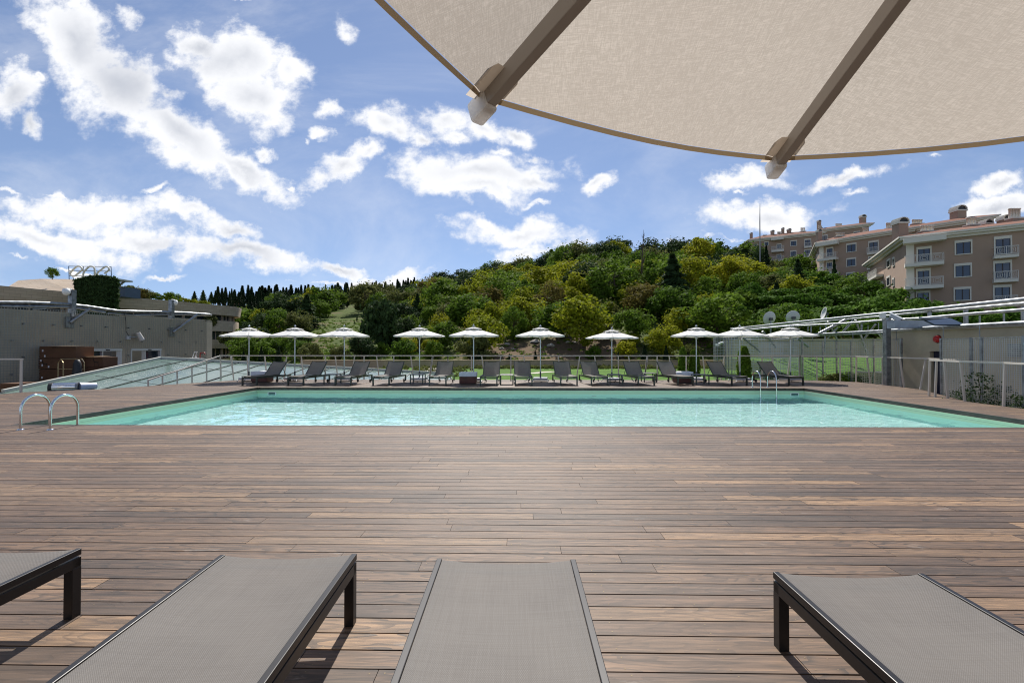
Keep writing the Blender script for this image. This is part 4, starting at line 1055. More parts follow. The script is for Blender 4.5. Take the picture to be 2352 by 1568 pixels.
inD = lambda y: D1[0]-.1 < y < D1[1]+.1 or D2[0]-.1 < y < D2[1]+.1
mp = [(wx(y)+.10, y) for y in (10, 17, 24, 29.4)]+[(wx(29.4)+.06, 29.9), (wx(29.9)-.2, 30.5), (wx(30)-.8, 30.9)]
wiremesh('mesh_cladding', lw, mp, TF+.1, WT+.1, .11, .11, .015, .018, skip=inD)
mb = MB()
for i in range(16):
    for j in range(4):
        y = 12+i*1.13+(j % 2)*.4; z = .3+j*.75
        if not (inD(y) and z < 1.6): mb.box((wx(y)+.02, y-.03, z-.03), (wx(y)+.12, y+.03, z+.03))
mb.build('mesh_brackets', galv, lw)
dfr = mat('white_aluminium_frame', (.6, .62, .64), .35, .3); inner = mat('grey_interior', (.20, .20, .21), .8)
for (ya, yb), lab in ((D1, 0), (D2, 1)):
    dr = MB(); xx = lambda y, o=0: wx(y)+o
    ym = ya+(yb-ya)*(.53 if lab == 0 else .48)
    def pb(m, y0, y1, z0, z1, o0, o1): 
        m.add([(wx(y0)+o1, y0, z0), (wx(y1)+o1, y1, z0), (wx(y1)+o0, y1, z0), (wx(y0)+o0, y0, z0), (wx(y0)+o1, y0, z1), (wx(y1)+o1, y1, z1), (wx(y1)+o0, y1, z1), (wx(y0)+o0, y0, z1)], [(0,3,2,1),(4,5,6,7),(0,1,5,4),(1,2,6,5),(2,3,7,6),(3,0,4,7)])
    pb(dr, ya, yb, DH-.12, DH-.003, -.2, .05); pb(dr, ya+.003, ya+.07, TF, DH-.12, -.2, .03); pb(dr, yb-.07, yb-.003, TF, DH-.12, -.2, .03); dr.box((wx(ym)-.2, ym-.03, TF), (wx(ym)+.0, ym+.03, DH-.12))
    d_ = dr.build('sliding_door', dfr, lw)
    y0, y1 = (ya+.07, ym-.03) if lab == 0 else (ym+.03, yb-.07)
    pb(m := MB(), y0, y1, TF, DH-.13, -.12, -.1); m.build('pane', dglass, d_)
    pb(m := MB(), ya, yb, TF, DH, -2.2, -2.1); m.build('room_back', inner, d_)
    pb(m := MB(), ya+.9 if lab == 0 else ya+.1, (ya+yb)/2+.2, TF, DH, -1.2, -1.15); m.build('curtain', mat('grey_curtain', (.16, .16, .18), .9), d_)
    m = MB(); m.box((wx(ym+.2)-.05, ym+.1, DH-.09), (wx(ym+.2)+.07, ym+.35, DH-.04)); m.build('sensor', black, d_)
tag(MB().prism([(-30, 9), (-17.3, 9), (-14.8, 16.5), (-12, 21.6), (-4, 30.5), (-26, 31.5)], TF-.3, TF-.0).build('lower_terrace', mat('terrace_paving', (.22, .21, .19), .9, 0, .15, 1)), 'paved lower terrace left of the pool deck', kind='structure')
def pipe_on(name, label, cat, runs, r=None):
    pass
# tubular ring on the wall top
def wpt(cx_, cy_, off=0.0):
    q = c1(cx_, cy_); d = ray(*q); t = d.x/d.y; Y = 26.34/(.198-t); Y = Y*(1+off); return Vector((0, 0, H))+d*(Y/d.y)
pr = thing('tubular_ring', 'galvanised tubular pipe ring along the top of the mesh clad building', 'pipe frame')
up1 = [wpt(*p) for p in ((-60, 452), (0, 453), (300, 455), (600, 468), (850, 493), (1050, 523), (1150, 537), (1350, 543), (1600, 548), (1800, 555), (1950, 565))]
e_ = up1[-1]; up1 += [e_+Vector((.35, .45, -.02)), e_+Vector((.1, 1.0, -.02)), e_+Vector((-1.2, 1.2, 0))]
MB().tube(up1, .075, 10).build('upper_pipe', galv, pr)
lo1 = [wpt(*p) for p in ((-60, 488), (0, 490), (300, 493), (650, 497), (850, 522), (1030, 552))]
MB().tube(lo1, .06, 10).build('lower_pipe', galv, pr)
lo2 = [wpt(*p) for p in ((1060, 560), (1280, 580), (1500, 575), (1800, 572), (2000, 582))]
MB().tube(lo2, .05, 10).build('lower_pipe', galv, pr)
for k in range(9):
    a = wpt(430-k*18+60, 493); b_ = wpt(420-k*12, 520+k*1.2); MB().tube([a, b_], .02, 6).build('brace', galv, pr)
for (xa, ya_, xb, yb_) in ((800, 515, 670, 650), (1865, 575, 1680, 745)):
    a, b_ = wpt(xa, ya_), wpt(xb, yb_); MB().tube([a+Vector((.45, 0, 0)), b_+Vector((.1, 0, 0))], .075, 10).build('strut', galv, pr)
    m = MB(); m.box((b_.x+.02, b_.y-.2, b_.z-.27), (b_.x+.09, b_.y+.2, b_.z+.27)); m.build('wall_plate', galv, pr)
for (x, yt, yb_, sx, sy, side, l) in ((705, 330, 595, 650, 355, -1, 'with round dome left of the ivy block'), (1680, 430, 615, 1712, 460, 1, 'with round dome right end of the wall')):
    r = thing('camera_post', 'galvanised post '+l, 'security camera'); a, b_ = wpt(x, yt), wpt(x, yb_)
    m = MB(); m.box((b_.x-.10, b_.y-.12, b_.z), (b_.x+.10, b_.y+.12, a.z)); m.build('post', galv, r)
    c = wpt(sx, sy); MB().tube([(a.x, a.y, c.z+.18), (c.x, c.y, c.z+.18)], .03, 8).build('arm', white, r)
    MB().lathe([(0, .19), (.13, .17), (.16, .05), (.16, -.02), (.1, -.12), (0, -.16)], 16, tuple(c)).build('camera_dome', white, r)
fl_ = thing('floodlight', 'grey wall floodlight with a cable between the two doors', 'floodlight'); a = wpt(1245, 800); b_ = wpt(1305, 790)
m = MB(); m.box((a.x-.02, a.y-.12, a.z-.09), (a.x+.12, a.y+.12, a.z+.09)); m.build('junction_box', mat('pale_grey_plastic', (.5, .52, .55), .5), fl_)
MB().tube([a+Vector((.1, 0, 0)), b_+Vector((.3, 0, 0))], .03, 8).build('arm', galv, fl_)
MB().tube([b_+Vector((.3, -.05, .22)), b_+Vector((.42, .1, -.20))], [.11, .14], 12).build('lamp_head', mat('lamp_housing', (.5, .48, .45), .5), fl_)
MB().tube([a+Vector((.1, 0, .1)), wpt(1215, 740)+Vector((.12, 0, 0)), wpt(1212, 640)+Vector((.12, 0, 0)), wpt(1200, 560)+Vector((.12, 0, 0))], .014, 6).build('cable', black, fl_)
# cardboard boxes, luggage cart
card = mat('brown_cardboard', (.125, .060, .030), .85, 0, .15, 2); lidc = mat('pale_cardboard', (.45, .31, .18), .85); ink = mat('black_print', (.02, .015, .012), .8); lab_ = mat('white_label', (.75, .75, .78), .6)
def cbox(cx0, cx1, cyt, cyb, Y, dep, label, chair=None, ang=.0, word=None, flap=False, skew=0, tags=()):
    a, b_ = at(*c1(cx0, cyb), Y), at(*c1(cx1, cyb), Y); t = at(*c1(cx0, cyt), Y)
    wd_ = b_.x-a.x; h = t.z-a.z
    r = thing('cardboard_box', label, 'cardboard box', (a.x, Y, a.z), ang, 'cardboard boxes beside the sliding door')
    m = MB(); m.box((0, 0, .002), (wd_, dep, h-.008)); m.build('carton', card, r, .006)
    if flap: m = MB(); m.add([(wd_*.05, -.05, h), (wd_*1.0, -.12, h+.03), (wd_*1.02, dep*.5, h+.05), (wd_*.1, dep*.5, h+.005)], [(0, 1, 2, 3)]); o = m.build('flap', lidc, r); q = o.modifiers.new('t', 'SOLIDIFY'); q.thickness = .008
    if chair is not None:
        m = MB(); s = h*.8; x0 = wd_*chair; f = 1; e = .012*1.2
        for (p, q) in (((.05, .85), (.18, .52)), ((.18, .52), (.72, .47)), ((.25, .50), (.20, .08)), ((.62, .47), (.74, .08))):
            P_, Q_ = Vector((x0+p[0]*s*f, -.003, p[1]*h)), Vector((x0+q[0]*s*f, -.003, q[1]*h)); m.beam(P_, Q_, .004, e*(2.6 if p[1] > .6 or q[1] == .47 else 1.1), up=(0, 0, 1))
        m.build('printed_chair', ink, r)
    if word:
        m = MB(); x0 = wd_*word[0]; k = word[1]
        for i in range(k): 
            xx = x0+i*.055; m.box((xx, -.004, h*.86), (xx+.012, -.001, h*.94)); m.box((xx+.012, -.004, h*.925), (xx+.04, -.001, h*.94)) if i % 2 else m.box((xx+.03, -.004, h*.86), (xx+.042, -.001, h*.94))
        m.build('printed_lettering', ink, r)
    for (u, v_) in tags:
        m = MB(); m.box((wd_*u, -.005, h*v_), (wd_*u+.07, -.001, h*v_+.09)); m.build('paper_tag', lab_, r)
    return r
cbox(385, 745, 885, 1000, 20.9, .9, 'torn open cardboard box on top of the tall stack', None, 0, (.35, 5), True, tags=((.07, .55), (.13, .1)))
cbox(370, 738, 1003, 1103, 20.9, .9, 'closed cardboard box, second from top in the tall stack', .1, 0, (.02, 2), tags=((.06, .7), (.1, .25), (.27, .1)))
cbox(382, 745, 1106, 1223, 20.9, .9, 'cardboard box low in the tall stack behind the luggage cart', None, 0, (.5, 4), tags=((.06, .2), (.93, .8)))
cbox(300, 560, 1226, 1290, 20.6, .9, 'wide flat cardboard box at the foot of the stack', None, 0, (.6, 4), tags=((.28, .3),))
cbox(380, 745, 1292, 1360, 20.9, .9, 'bottom cardboard box hidden behind the glass roof edge')
cbox(748, 1008, 988, 1088, 21.4, .8, 'cardboard box with printed chair, upper one near the door', .62, 0, (.3, 4), True)
cbox(750, 1015, 1091, 1190, 21.4, .8, 'cardboard box with printed chair, lower one near the door', .62, 0, (.3, 4))
cbox(0, 175, 1246, 1330, 17.6, .8, 'low dark cardboard box at the left frame edge')
bc = thing('luggage_cart', 'brass luggage cart with black bag standing before the cardboard boxes', 'luggage cart'); brass = mat('dull_brass', (.45, .36, .22), .3, .9)
Yc = 19.8
def cp(x, y_, dy=0): return at(*c1(x, y_), Yc+dy)
for (x, yb_, yt, dy) in ((620, 1250, 1048, 0), (570, 1250, 1050, .0), (825, 1250, 1045, 0)):
    MB().tube([cp(x, yb_, dy)+Vector((0, 0, -.35)), cp(x, yt, dy)], .022, 8).build('post', brass, bc)
MB().tube([cp(570, 1050), cp(597, 1010), cp(620, 1048)], .022, 8).build('arch', brass, bc); MB().tube([cp(597, 1010), cp(800, 1005)], .016, 8).build('top_bar', brass, bc); MB().tube([cp(800, 1005), cp(825, 1045)], .022, 8).build('arch', brass, bc)
MB().tube([cp(570, 1108), cp(825, 1108)], .014, 8).build('hanger_bar', brass, bc)
a, b_ = cp(565, 1250)+Vector((0, 0, -.35)), cp(830, 1250)+Vector((0, 0, -.35)); m = MB(); m.box((a.x, Yc-.25, a.z), (b_.x, Yc+.3, a.z+.07)); m.build('platform', brass, bc)
bag = MB(); c = cp(800, 1150); bag.lathe([(0, .62), (.08, .60), (.14, .45), (.16, .2), (.2, -.1), (.22, -.35), (.1, -.45), (0, -.45)], 12, (c.x-.02, c.y-.18, c.z)); tag(bag.build('hanging_bag', black), 'black bag hanging from the brass luggage cart', 'bag')
bb = MB(); c = cp(598, 1212); bb.lathe([(.0, .13), (.08, .11), (.13, 0), (.10, -.09), (0, -.13)], 14, tuple(c)); tag(bb.build('blue_bundle', mat('blue_fabric', (.02, .04, .30), .7)), 'round blue bundle on the luggage cart', 'bundle')
# folding white chair and box at the end of the wall
wc = thing('folding_chair', 'white folding chair standing at the right end of the mesh wall', 'folding chair'); Yw = 27.2
def wp(x, y_): return at(*c1(x, y_), Yw)
for (a, b_) in (((1880, 1012), (1905, 940)), ((1905, 940), (1932, 938)), ((1932, 938), (1918, 975)), ((1905, 1010), (1932, 938)), ((1930, 1010), (1918, 975))): MB().tube([wp(*a), wp(*b_)], .018, 6).build('frame_tube', white, wc)
m = MB(); a, b_ = wp(1845, 1014), wp(1965, 998); m.box((a.x, Yw-.2, -.65), (b_.x, Yw+.3, b_.z)); m.build('base_box', mat('pale_metal_box', (.55, .55, .55), .5), wc)
hp = thing('fire_hydrant_pipe', 'red water pipe on the corner of the mesh wall', 'pipe'); MB().tube([wp(1960, 1010), wp(1962, 948), wp(2005, 945), wp(2008, 962)], .03, 8).build('red_pipe', mat('red_paint', (.40, .02, .02), .4), hp)
# ---------------------------------------------------------------- stone hotel behind
K = 1.3
def travertine(T, ob, b):
    br = T.new('ShaderNodeTexBrick'); cbm = T.new('ShaderNodeCombineXYZ'); sp = T.new('ShaderNodeSeparateXYZ'); T.set(sp.inputs[0], ob)
    T.set(cbm.inputs[0], T.math('ADD', sp.outputs[1], T.math('MULTIPLY', sp.outputs[0], .6))); T.set(cbm.inputs[1], sp.outputs[2]); T.set(br.inputs['Vector'], cbm.outputs[0])
    br.inputs['Scale'].default_value = 1; br.inputs['Brick Width'].default_value = 1.1; br.inputs['Row Height'].default_value = .38; br.inputs['Mortar Size'].default_value = .012
    br.inputs['Color1'].default_value = (.50, .39, .28, 1); br.inputs['Color2'].default_value = (.62, .50, .38, 1); br.inputs['Mortar'].default_value = (.25, .19, .13, 1)
    return T.mix(T.math('MULTIPLY', T.noise(ob, 1.5, 5, .7), .4), br.outputs[0], (.46, .36, .26))
trav = mat('travertine_cladding', rough=.8, fn=travertine)
hotel = thing('curved_hotel', 'curved travertine clad hotel with ribbon windows behind the mesh wall', 'hotel')
HP = [(-46, 33), (-43.8, 41), (-41.6, 47), (-39.5, 52), (-38.0, 56.5), (-37.3, 59.5), (-37.9, 62), (-40, 64.5), (-47, 66.5)]
def smooth(P, n=6):
    out = []
    for i in range(len(P)-1):
        p0, p1, p2, p3 = P[max(i-1, 0)], P[i], P[i+1], P[min(i+2, len(P)-1)]
        for k in range(n):
            t = k/n; out.append(tuple(.5*((2*b_)+(c-a)*t+(2*a-5*b_+4*c-d)*t*t+(-a+3*b_-3*c+d)*t**3) for a, b_, c, d in zip(p0, p1, p2, p3)))
    return out+[P[-1]]
HS = [(x*K, y*K) for x, y in smooth(HP)]
def band(z0, z1, off, name, m, parent, lean=0):
    n = len(HS); vs = []; 
    for zi, z in enumerate((z0, z1)):
        o_ = off+(lean if zi == 0 else 0)
        for i, (x, y) in enumerate(HS):
            a, b_ = HS[max(i-1, 0)], HS[min(i+1, n-1)]; dx, dy = b_[0]-a[0], b_[1]-a[1]; l = math.hypot(dx, dy); vs.append((x+dy/l*o_, y-dx/l*o_, z))
    for z in (z0, z1):
        vs.append((-75, 66.5*K, z)); 
    mb = MB(); N1 = n
    fs = [(i, i+1, N1+i+1, N1+i) for i in range(n-1)]
    topc = [N1+i for i in range(n)]; botc = [i for i in range(n)]
    vs += [(-85, 33*K, z1), (-85, 33*K, z0)]
    fs.append(tuple(topc+[2*N1+1, 2*N1+2])); fs.append(tuple((botc+[2*N1, 2*N1+3])[::-1]))
    mb.add(vs, fs); return mb.build(name, m, parent)
def hz(z): return 1.5+(z-1.5)*K
for (z0, z1) in ((5.55, 6.72), (3.5, 4.85), (1.35, 2.45), (-.9, .1)): band(hz(z0), hz(z1), .0 if z1 > 6 else -.45, 'stone_band', trav, hotel, -.25 if z1 > 6 else 0)
for (z0, z1) in ((4.85, 5.55), (2.45, 3.5), (.1, 1.35)):
    gl_ = band(hz(z0)+.01, hz(z1)-.01, -1.4, 'ribbon_window', dglass, hotel)
    for i in range(2, len(HS)-4, 2):
        (x, y), b_ = HS[i], HS[i+1]; dx, dy = b_[0]-x, b_[1]-y; l = math.hypot(dx, dy); mb = MB(); mb.beam((x+dy/l*-1.3, y-dx/l*-1.3, hz(z0)+.02), (x+dy/l*-1.3, y-dx/l*-1.3, hz(z1)-.02), .12 if i % 4 else .5, .12)
        mb.build('mullion', mat('beige_column', (.45, .36, .28), .8), gl_)
mb = MB(); mb.prism([HS[k] for k in range(0, len(HS), 3)]+[(-85, 66.5*K), (-85, 33*K)], hz(6.725), hz(6.76)); mb.build('parapet_cap', pale, hotel)
up = thing('stone_pavilion', 'rooftop volume with sloping travertine roof at the upper left', 'pavilion'); Y0 = 44*K
q = [at(*c1(-60, 385), Y0), at(*c1(740, 352), Y0), at(*c1(715, 226), Y0+5), at(*c1(400, 223), Y0+5), at(*c1(180, 238), Y0+5), at(*c1(-60, 420), Y0+1)]
mb = MB(); base = [(p.x, p.y, 5) for p in q]; 
a, b_, c, d, e, f = q
dn = Vector((0, 0, -3.5))
mb.add([a, b_, c, d, e, a+dn, b_+dn, c+Vector((0, 8, 0)), e+Vector((0, 8, 0)), c+Vector((1.2, 0, -8)), c+Vector((1.2, 8, -8))], [(0, 1, 2, 3, 4), (5, 6, 1, 0), (4, 3, 2, 7, 8), (1, 9, 2), (2, 9, 10, 7)])
sv = mb.build('sloping_roof', trav, up); mb = MB(); mb.box((a.x-8, Y0-.3, a.z-3.2), (b_.x, Y0-.02, a.z-.15)); mb.build('stone_band', trav, up)
iv = thing('ivy_block', 'square block completely covered in dark ivy below the rooftop sign', 'ivy clad block'); Yi = 42*K
a, b_ = at(*c1(735, 515), Yi), at(*c1(1065, 225), Yi); cs, ns = [], []
sx, sz = (b_.x-a.x)/2, (b_.z-a.z)/2+1; cx_, cz_ = (a.x+b_.x)/2, (b_.z+a.z)/2-1
rs = np.random.RandomState(9)
for ax, s_, n in ((1, -1, 9000), (0, 1, 3500), (2, 1, 3000)):
    p = rs.uniform(-1, 1, (n, 3)); p[:, ax] = s_; nn = np.zeros((n, 3)); nn[:, ax] = s_
    c = p*np.array([sx, .6, sz])+rs.normal(0, .09, (n, 3)); c[:, 2] += (.25*np.sin(p[:, 0]*2+1))*(p[:, 2] > .9); cs.append(c+np.array([cx_, Yi+.6, cz_])); ns.append(nn)
V, Fq = leaves(np.concatenate(cs), np.concatenate(ns), .30, 3); link('ivy_leaves', npmesh('ivy', V, Fq, [LM['dark']]), iv)
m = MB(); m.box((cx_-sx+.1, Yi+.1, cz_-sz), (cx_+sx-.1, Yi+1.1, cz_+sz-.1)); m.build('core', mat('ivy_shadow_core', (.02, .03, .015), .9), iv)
# rooftop sign
Ys = 44*K; sg = thing('rooftop_sign', 'rooftop sign of three tube letters reading one on a thin metal frame', 'sign')
def sp_(x, y_, dy=0): return at((240+x/11.76)/1.6327, (980+y_/11.76)/1.6327, Ys+dy)
sm_ = mat('cream_sign_tube', (.72, .68, .55), .45)
o_ = [(640,215),(720,235),(790,310),(800,370),(740,430),(620,530),(500,625),(420,645),(330,615),(280,545),(290,490),(340,430),(450,320),(560,230)]
MB().tube([sp_(*p) for p in smooth(o_+[o_[0]], 4)[:-1]], .10, 8, closed=True).build('letter_o', sm_, sg)
MB().tube([sp_(*p) for p in smooth([(850, 690), (850, 560), (890, 450), (1000, 330), (1110, 235), (1210, 222), (1300, 255), (1345, 330), (1350, 450), (1355, 650)], 4)], .10, 8).build('letter_n', sm_, sg)
MB().tube([sp_(*p) for p in smooth([(1790, 530), (1900, 450), (1975, 385), (1985, 320), (1930, 250), (1850, 230), (1760, 275), (1640, 370), (1520, 460), (1470, 540), (1500, 610), (1580, 652), (1750, 655), (1990, 662)], 4)], .10, 8).build('letter_e', sm_, sg)
mb = MB(); 
for (a, b_) in (((205, 212), (2085, 240)), ((205, 412), (2085, 435)), ((220, 640), (2085, 662))): mb.tube([sp_(*a, .3), sp_(*b_, .3)], .04, 6)
for (a, b_) in (((208, 212), (228, 800)), ((850, 222), (850, 760)), ((1350, 230), (1365, 780)), ((2075, 240), (2100, 830)), ((385, 640), (420, 800)), ((1400, 480), (1440, 790)), ((1855, 520), (1900, 800))): mb.tube([sp_(*a, .3), sp_(*b_, .3)], .045, 6)
mb.build('frame', mat('blue_grey_steel', (.12, .16, .22), .5, .4), sg)
ca = thing('steel_canopy', 'thin white steel canopy arm right of the rooftop sign', 'canopy'); Yk = 45*K
k_ = lambda x, y_: at(*c1(x, y_), Yk)
m = MB(); m.beam(k_(1000, 238), k_(1238, 240), 2.0, .18); m.build('canopy_slab', mat('pale_trim', (.55, .54, .48), .5), ca)
for (a, b_) in (((1092, 245), (1092, 300)), ((1118, 245), (1118, 300)), ((1225, 246), (1150, 300))): MB().tube([k_(*a), k_(*b_)], .12, 6).build('support', galv, ca)
m = MB(); a, b_ = k_(1040, 395), k_(1190, 296); m.box((a.x, Yk+.5, a.z), (b_.x, Yk+3, b_.z)); m.build('plant_room', mat('blue_grey_steel', (.12, .16, .22)), ca)
lb = thing('grey_building', 'sliver of pale grey building at the left frame edge', 'building'); m = MB(); a, b_ = at(*c1(-900, 420), 75), at(*c1(95, 300), 75); m.box((a.x, 75, 0), (b_.x, 90, b_.z)); m.build('wall', mat('pale_blue_grey_wall', (.38, .42, .46), .8, 0, .1, .3), lb)
m = MB(); a = at(*c1(8, 240), 78); m.box((a.x-1.2, 76, b_.z), (a.x, 77, a.z)); m.build('chimney', pale, lb)
# roof garden
rt2 = random.Random(3)
def roofplant(x, yt, yb_, Y, kind, leaf, w_, label, group=None):
    p, q = at(*c1(x, yb_), Y), at(*c1(x, yt), Y); plant(kind, leaf, p.x, Y, q.z-p.z, p.z, w_, label, group)
roofplant(515, 100, 226, 46*K, 'broad', 'green', 1.1, 'small tree growing on the roof above the stone pavilion')
for i, (x, yt, yb_, l, w_) in enumerate(((1145, 300, 410, 'dark', .9), (1250, 278, 415, 'olive', 1.2), (1340, 290, 420, 'rust', 1.1), (1420, 310, 425, 'olive', 1.2), (1530, 360, 430, 'green', 1.5), (1700, 350, 450, 'green', 1.3), (1640, 385, 445, 'yellow', 1.1), (1800, 400, 465, 'yellow', 1.4), (1900, 420, 480, 'yellow', 1.5), (2010, 435, 495, 'yellow', 1.4), (1460, 350, 425, 'green', 1.0))):
    roofplant(x, yt, yb_, 50*K+i*1.0, 'bush', l, w_, 'bush spilling over the curved hotel roof edge', 'bushes along the hotel roof')
for i, (x, yt) in enumerate(((1905, 345), (1990, 335), (2070, 352), (2135, 298), (2175, 315), (2210, 308), (2300, 330), (2110, 340), (2250, 345), (2340, 350))):
    roofplant(x, yt, 470, 95, 'conifer' if i < 3 else 'cypress', 'dark' if i < 3 else 'cypress', 1.6, 'dark evergreen behind the end of the hotel roof', 'evergreens behind the hotel roof')
for (x, y_, n_) in ((2100, 650, 0), (2245, 825, 1)):
    p = at(*c1(x, y_+35), 57*K); plant('bush', 'olive', p.x, 57*K-1, 1.8, p.z, 1.0, 'trailing plant hanging from the %s hotel balcony' % ('upper' if n_ == 0 else 'lower'))
# ---------------------------------------------------------------- right hand building, pipe truss and mesh screens
rb_ = thing('service_building', 'long low cream rendered building behind the right hand mesh fence', 'building')
def pt5(x, y_, z): return gz(*c5(x, y_), z)
WX0, WX1 = 15.0, 15.1; WTZ = 2.12
dY0, dY1 = (lambda q: (WX0/(ray(*q).x/ray(*q).y)))(c5(1545, 900)), (lambda q: (WX0/(ray(*q).x/ray(*q).y)))(c5(1432, 900))
mb = MB(); mb.box((WX0, 4, -.6), (WX0+7, dY0, WTZ)); mb.box((WX0, dY1, -.6), (WX0+7, 18.9, WTZ)); mb.box((WX0, dY0, 1.35), (WX0+7, dY1, WTZ)); mb.box((WX0+.25, dY0, -.6), (WX0+6.9, dY1, 1.35))
mb.build('wall', cream_wall, rb_)
m = MB(); m.box((WX0+.12, dY0+.02, -.6), (WX0+.2, dY1-.02, 1.34)); m.build('door', mat('dark_blue_door', (.008, .010, .03), .5), rb_)
m = MB(); m.box((WX0-.06, 3.9, WTZ+.003), (WX0+7.1, 19.0, WTZ+.06)); m.build('coping', mat('zinc_coping', (.38, .36, .30), .6), rb_)
p, q = at(*c4(1165, 330), 36), at(*c4(2500, 318), 36)
m = MB(); m.box((p.x, 36, -.6), (q.x+6, 42, p.z)); m.box((p.x-.1, 35.9, p.z+.003), (q.x+6, 42, p.z+.12)); m.build('rear_wall', cream_wall, rb_)
ab = thing('alarm_bell', 'round red alarm bell on the cream wall', 'alarm bell'); t_ = ray(*c5(1510, 577)); Yb = WX0/(t_.x/t_.y); pb_ = Vector((0, 0, H))+t_*(Yb/t_.y)
MB().tube([pb_+Vector((0, 0, 0)), pb_+Vector((-.09, 0, 0)), pb_+Vector((-.13, 0, 0))], [.13, .12, .05], 18).build('bell_dome', mat('red_enamel', (.45, .01, .01), .3), ab)
MB().tube([pb_+Vector((.0, 0, 0)), pb_+Vector((.02, 0, 0))], .15, 18).build('back_plate', black, ab)
tag(MB().prism([(10.6, 3), (WX0, 3), (WX0, 19), (14.2, 19.2)], -.6, -.45).build('side_path', mat('grey_path', (.26, .25, .23), .9, 0, .2, 1)), 'narrow ground strip between deck and cream building', kind='structure')
# pipe truss: horizontal rings at two heights
tr = thing('pipe_truss', 'galvanised tubular truss with long curved rings above the right hand mesh fence', 'pipe truss')
def ring(pts, z, r, name='ring_pipe', ext=True):
    P = [gz(*c5(*p), z) for p in pts]
    MB().tube([tuple(p) for p in smooth([tuple(p) for p in P], 3)] if 0 else [tuple(p) for p in P], r, 10).build(name, galv, tr); return P
RU = ring([(-520, 478), (-300, 457), (0, 425), (480, 378), (950, 330), (1400, 287), (1900, 234), (2352, 188), (2900, 128)], 2.97, .07)
ring([(-520, 490), (0, 448), (480, 398), (990, 352), (1400, 312), (2352, 228), (2900, 180)], 2.9, .05)
ring([(-480, 505), (0, 455), (600, 425), (1000, 392), (1330, 375), (1900, 325), (2352, 290), (2900, 250)], 2.62, .05)
ring([(-420, 570), (-100, 555), (350, 530), (980, 497), (1500, 462), (2352, 418), (2900, 390)], 2.2, .062)
ring([(-420, 585), (0, 575), (350, 545), (1040, 512), (1600, 487), (2352, 455), (2900, 430)], 2.12, .045)
def uz(x, y_, z): return gz(*c5(x, y_), z)
for (a, b_, za, zb, r) in (((640, 372), (345, 522), 2.97, 2.2, .07), ((695, 378), (580, 505), 2.97, 2.2, .06), ((432, 402), (520, 585), 2.9, 2.05, .05), ((700, 390), (830, 760), 2.9, 1.6, .05), ((900, 432), (790, 570), 2.62, 2.05, .045), ((525, 468), (430, 572), 2.5, 2.1, .035)):
    d0 = uz(*a, za); Y1 = d0.y*1.02; MB().tube([d0, at(*c5(*b_), Y1)], r, 8).build('diagonal', galv, tr)
for (x, yt, yb_, z, w_) in ((1425, 290, 440, 2.97, .13), (1780, 290, 432, 2.97, .15), (235, 420, 500, 2.9, .05), (265, 425, 510, 2.9, .08), (355, 460, 520, 2.7, .06), (760, 430, 500, 2.7, .08), (2345, 255, 400, 2.97, .13), (1917, 350, 425, 2.6, .05), (2155, 330, 405, 2.6, .05), (926, 420, 500, 2.7, .04), (823, 440, 500, 2.7, .03)):
    a = uz(x, yt, z); b_ = at(*c5(x, yb_), a.y); MB().tube([a, (a.x, a.y, b_.z)], w_/2, 8).build('upright', galv, tr)
for (x, yt, yb_) in ((180, 560, 610), (280, 565, 600), (400, 545, 600), (675, 530, 595), (1100, 520, 590), (1560, 490, 575), (1917, 470, 560)):
    a = uz(x, yt-25, 2.15); b_ = at(*c5(x, yb_), a.y); MB().tube([a, (a.x, a.y, b_.z)], .012, 6).build('hanger', galv, tr)
# big struts from pipe down to the wall
def wallp(x, y_, X0=WX0): d = ray(*c5(x, y_)); Y = X0/(d.x/d.y); return Vector((0, 0, H))+d*(Y/d.y)
a = uz(1960, 470, 2.2); b_ = wallp(2270, 690); MB().tube([a, b_], .085, 10).build('strut', galv, tr)
m = MB(); m.box((b_.x-.05, b_.y-.18, b_.z-.2), (b_.x-.002, b_.y+.18, b_.z+.2)); m.build('wall_plate', galv, tr)
a = uz(130, 570, 2.15); b_ = at(*c5(232, 655), a.y*1.03); MB().tube([a, b_], .06, 8).build('strut', galv, tr)
a = uz(930, 520, 2.15); b_ = at(*c5(985, 590), a.y*1.02); MB().tube([a, b_], .06, 8).build('strut', galv, tr)
# equipment on the roof
m = MB(); p, q = at(*c5(985, 470), 17.5), at(*c5(1500, 395), 17.5); m.box((p.x+.4, 17.5, p.z), (q.x, 17.9, q.z)); 
tag(m.build('roof_duct', mat('zinc_sheet', (.33, .38, .44), .4, .4, .2, 2)), 'blue grey sheet metal duct on the cream building roof', 'duct')
p, q = at(*c5(1495, 442), 15.6), at(*c5(1750, 385), 15.6); sp1 = thing('roof_panel', 'tilted dark panel with pale rim on the roof', 'panel')
m = MB(); m.beam(((p.x+q.x)/2, 15.6, p.z), ((p.x+q.x)/2+.1, 16.2, q.z+.05), q.x-p.x, .05); m.build('dark_panel', dglass, sp1); m = MB(); m.beam(((p.x+q.x)/2+.0, 16.15, q.z+.05), ((p.x+q.x)/2+.0, 16.25, q.z+.085), q.x-p.x+.06, .07); m.build('rim', galv, sp1)
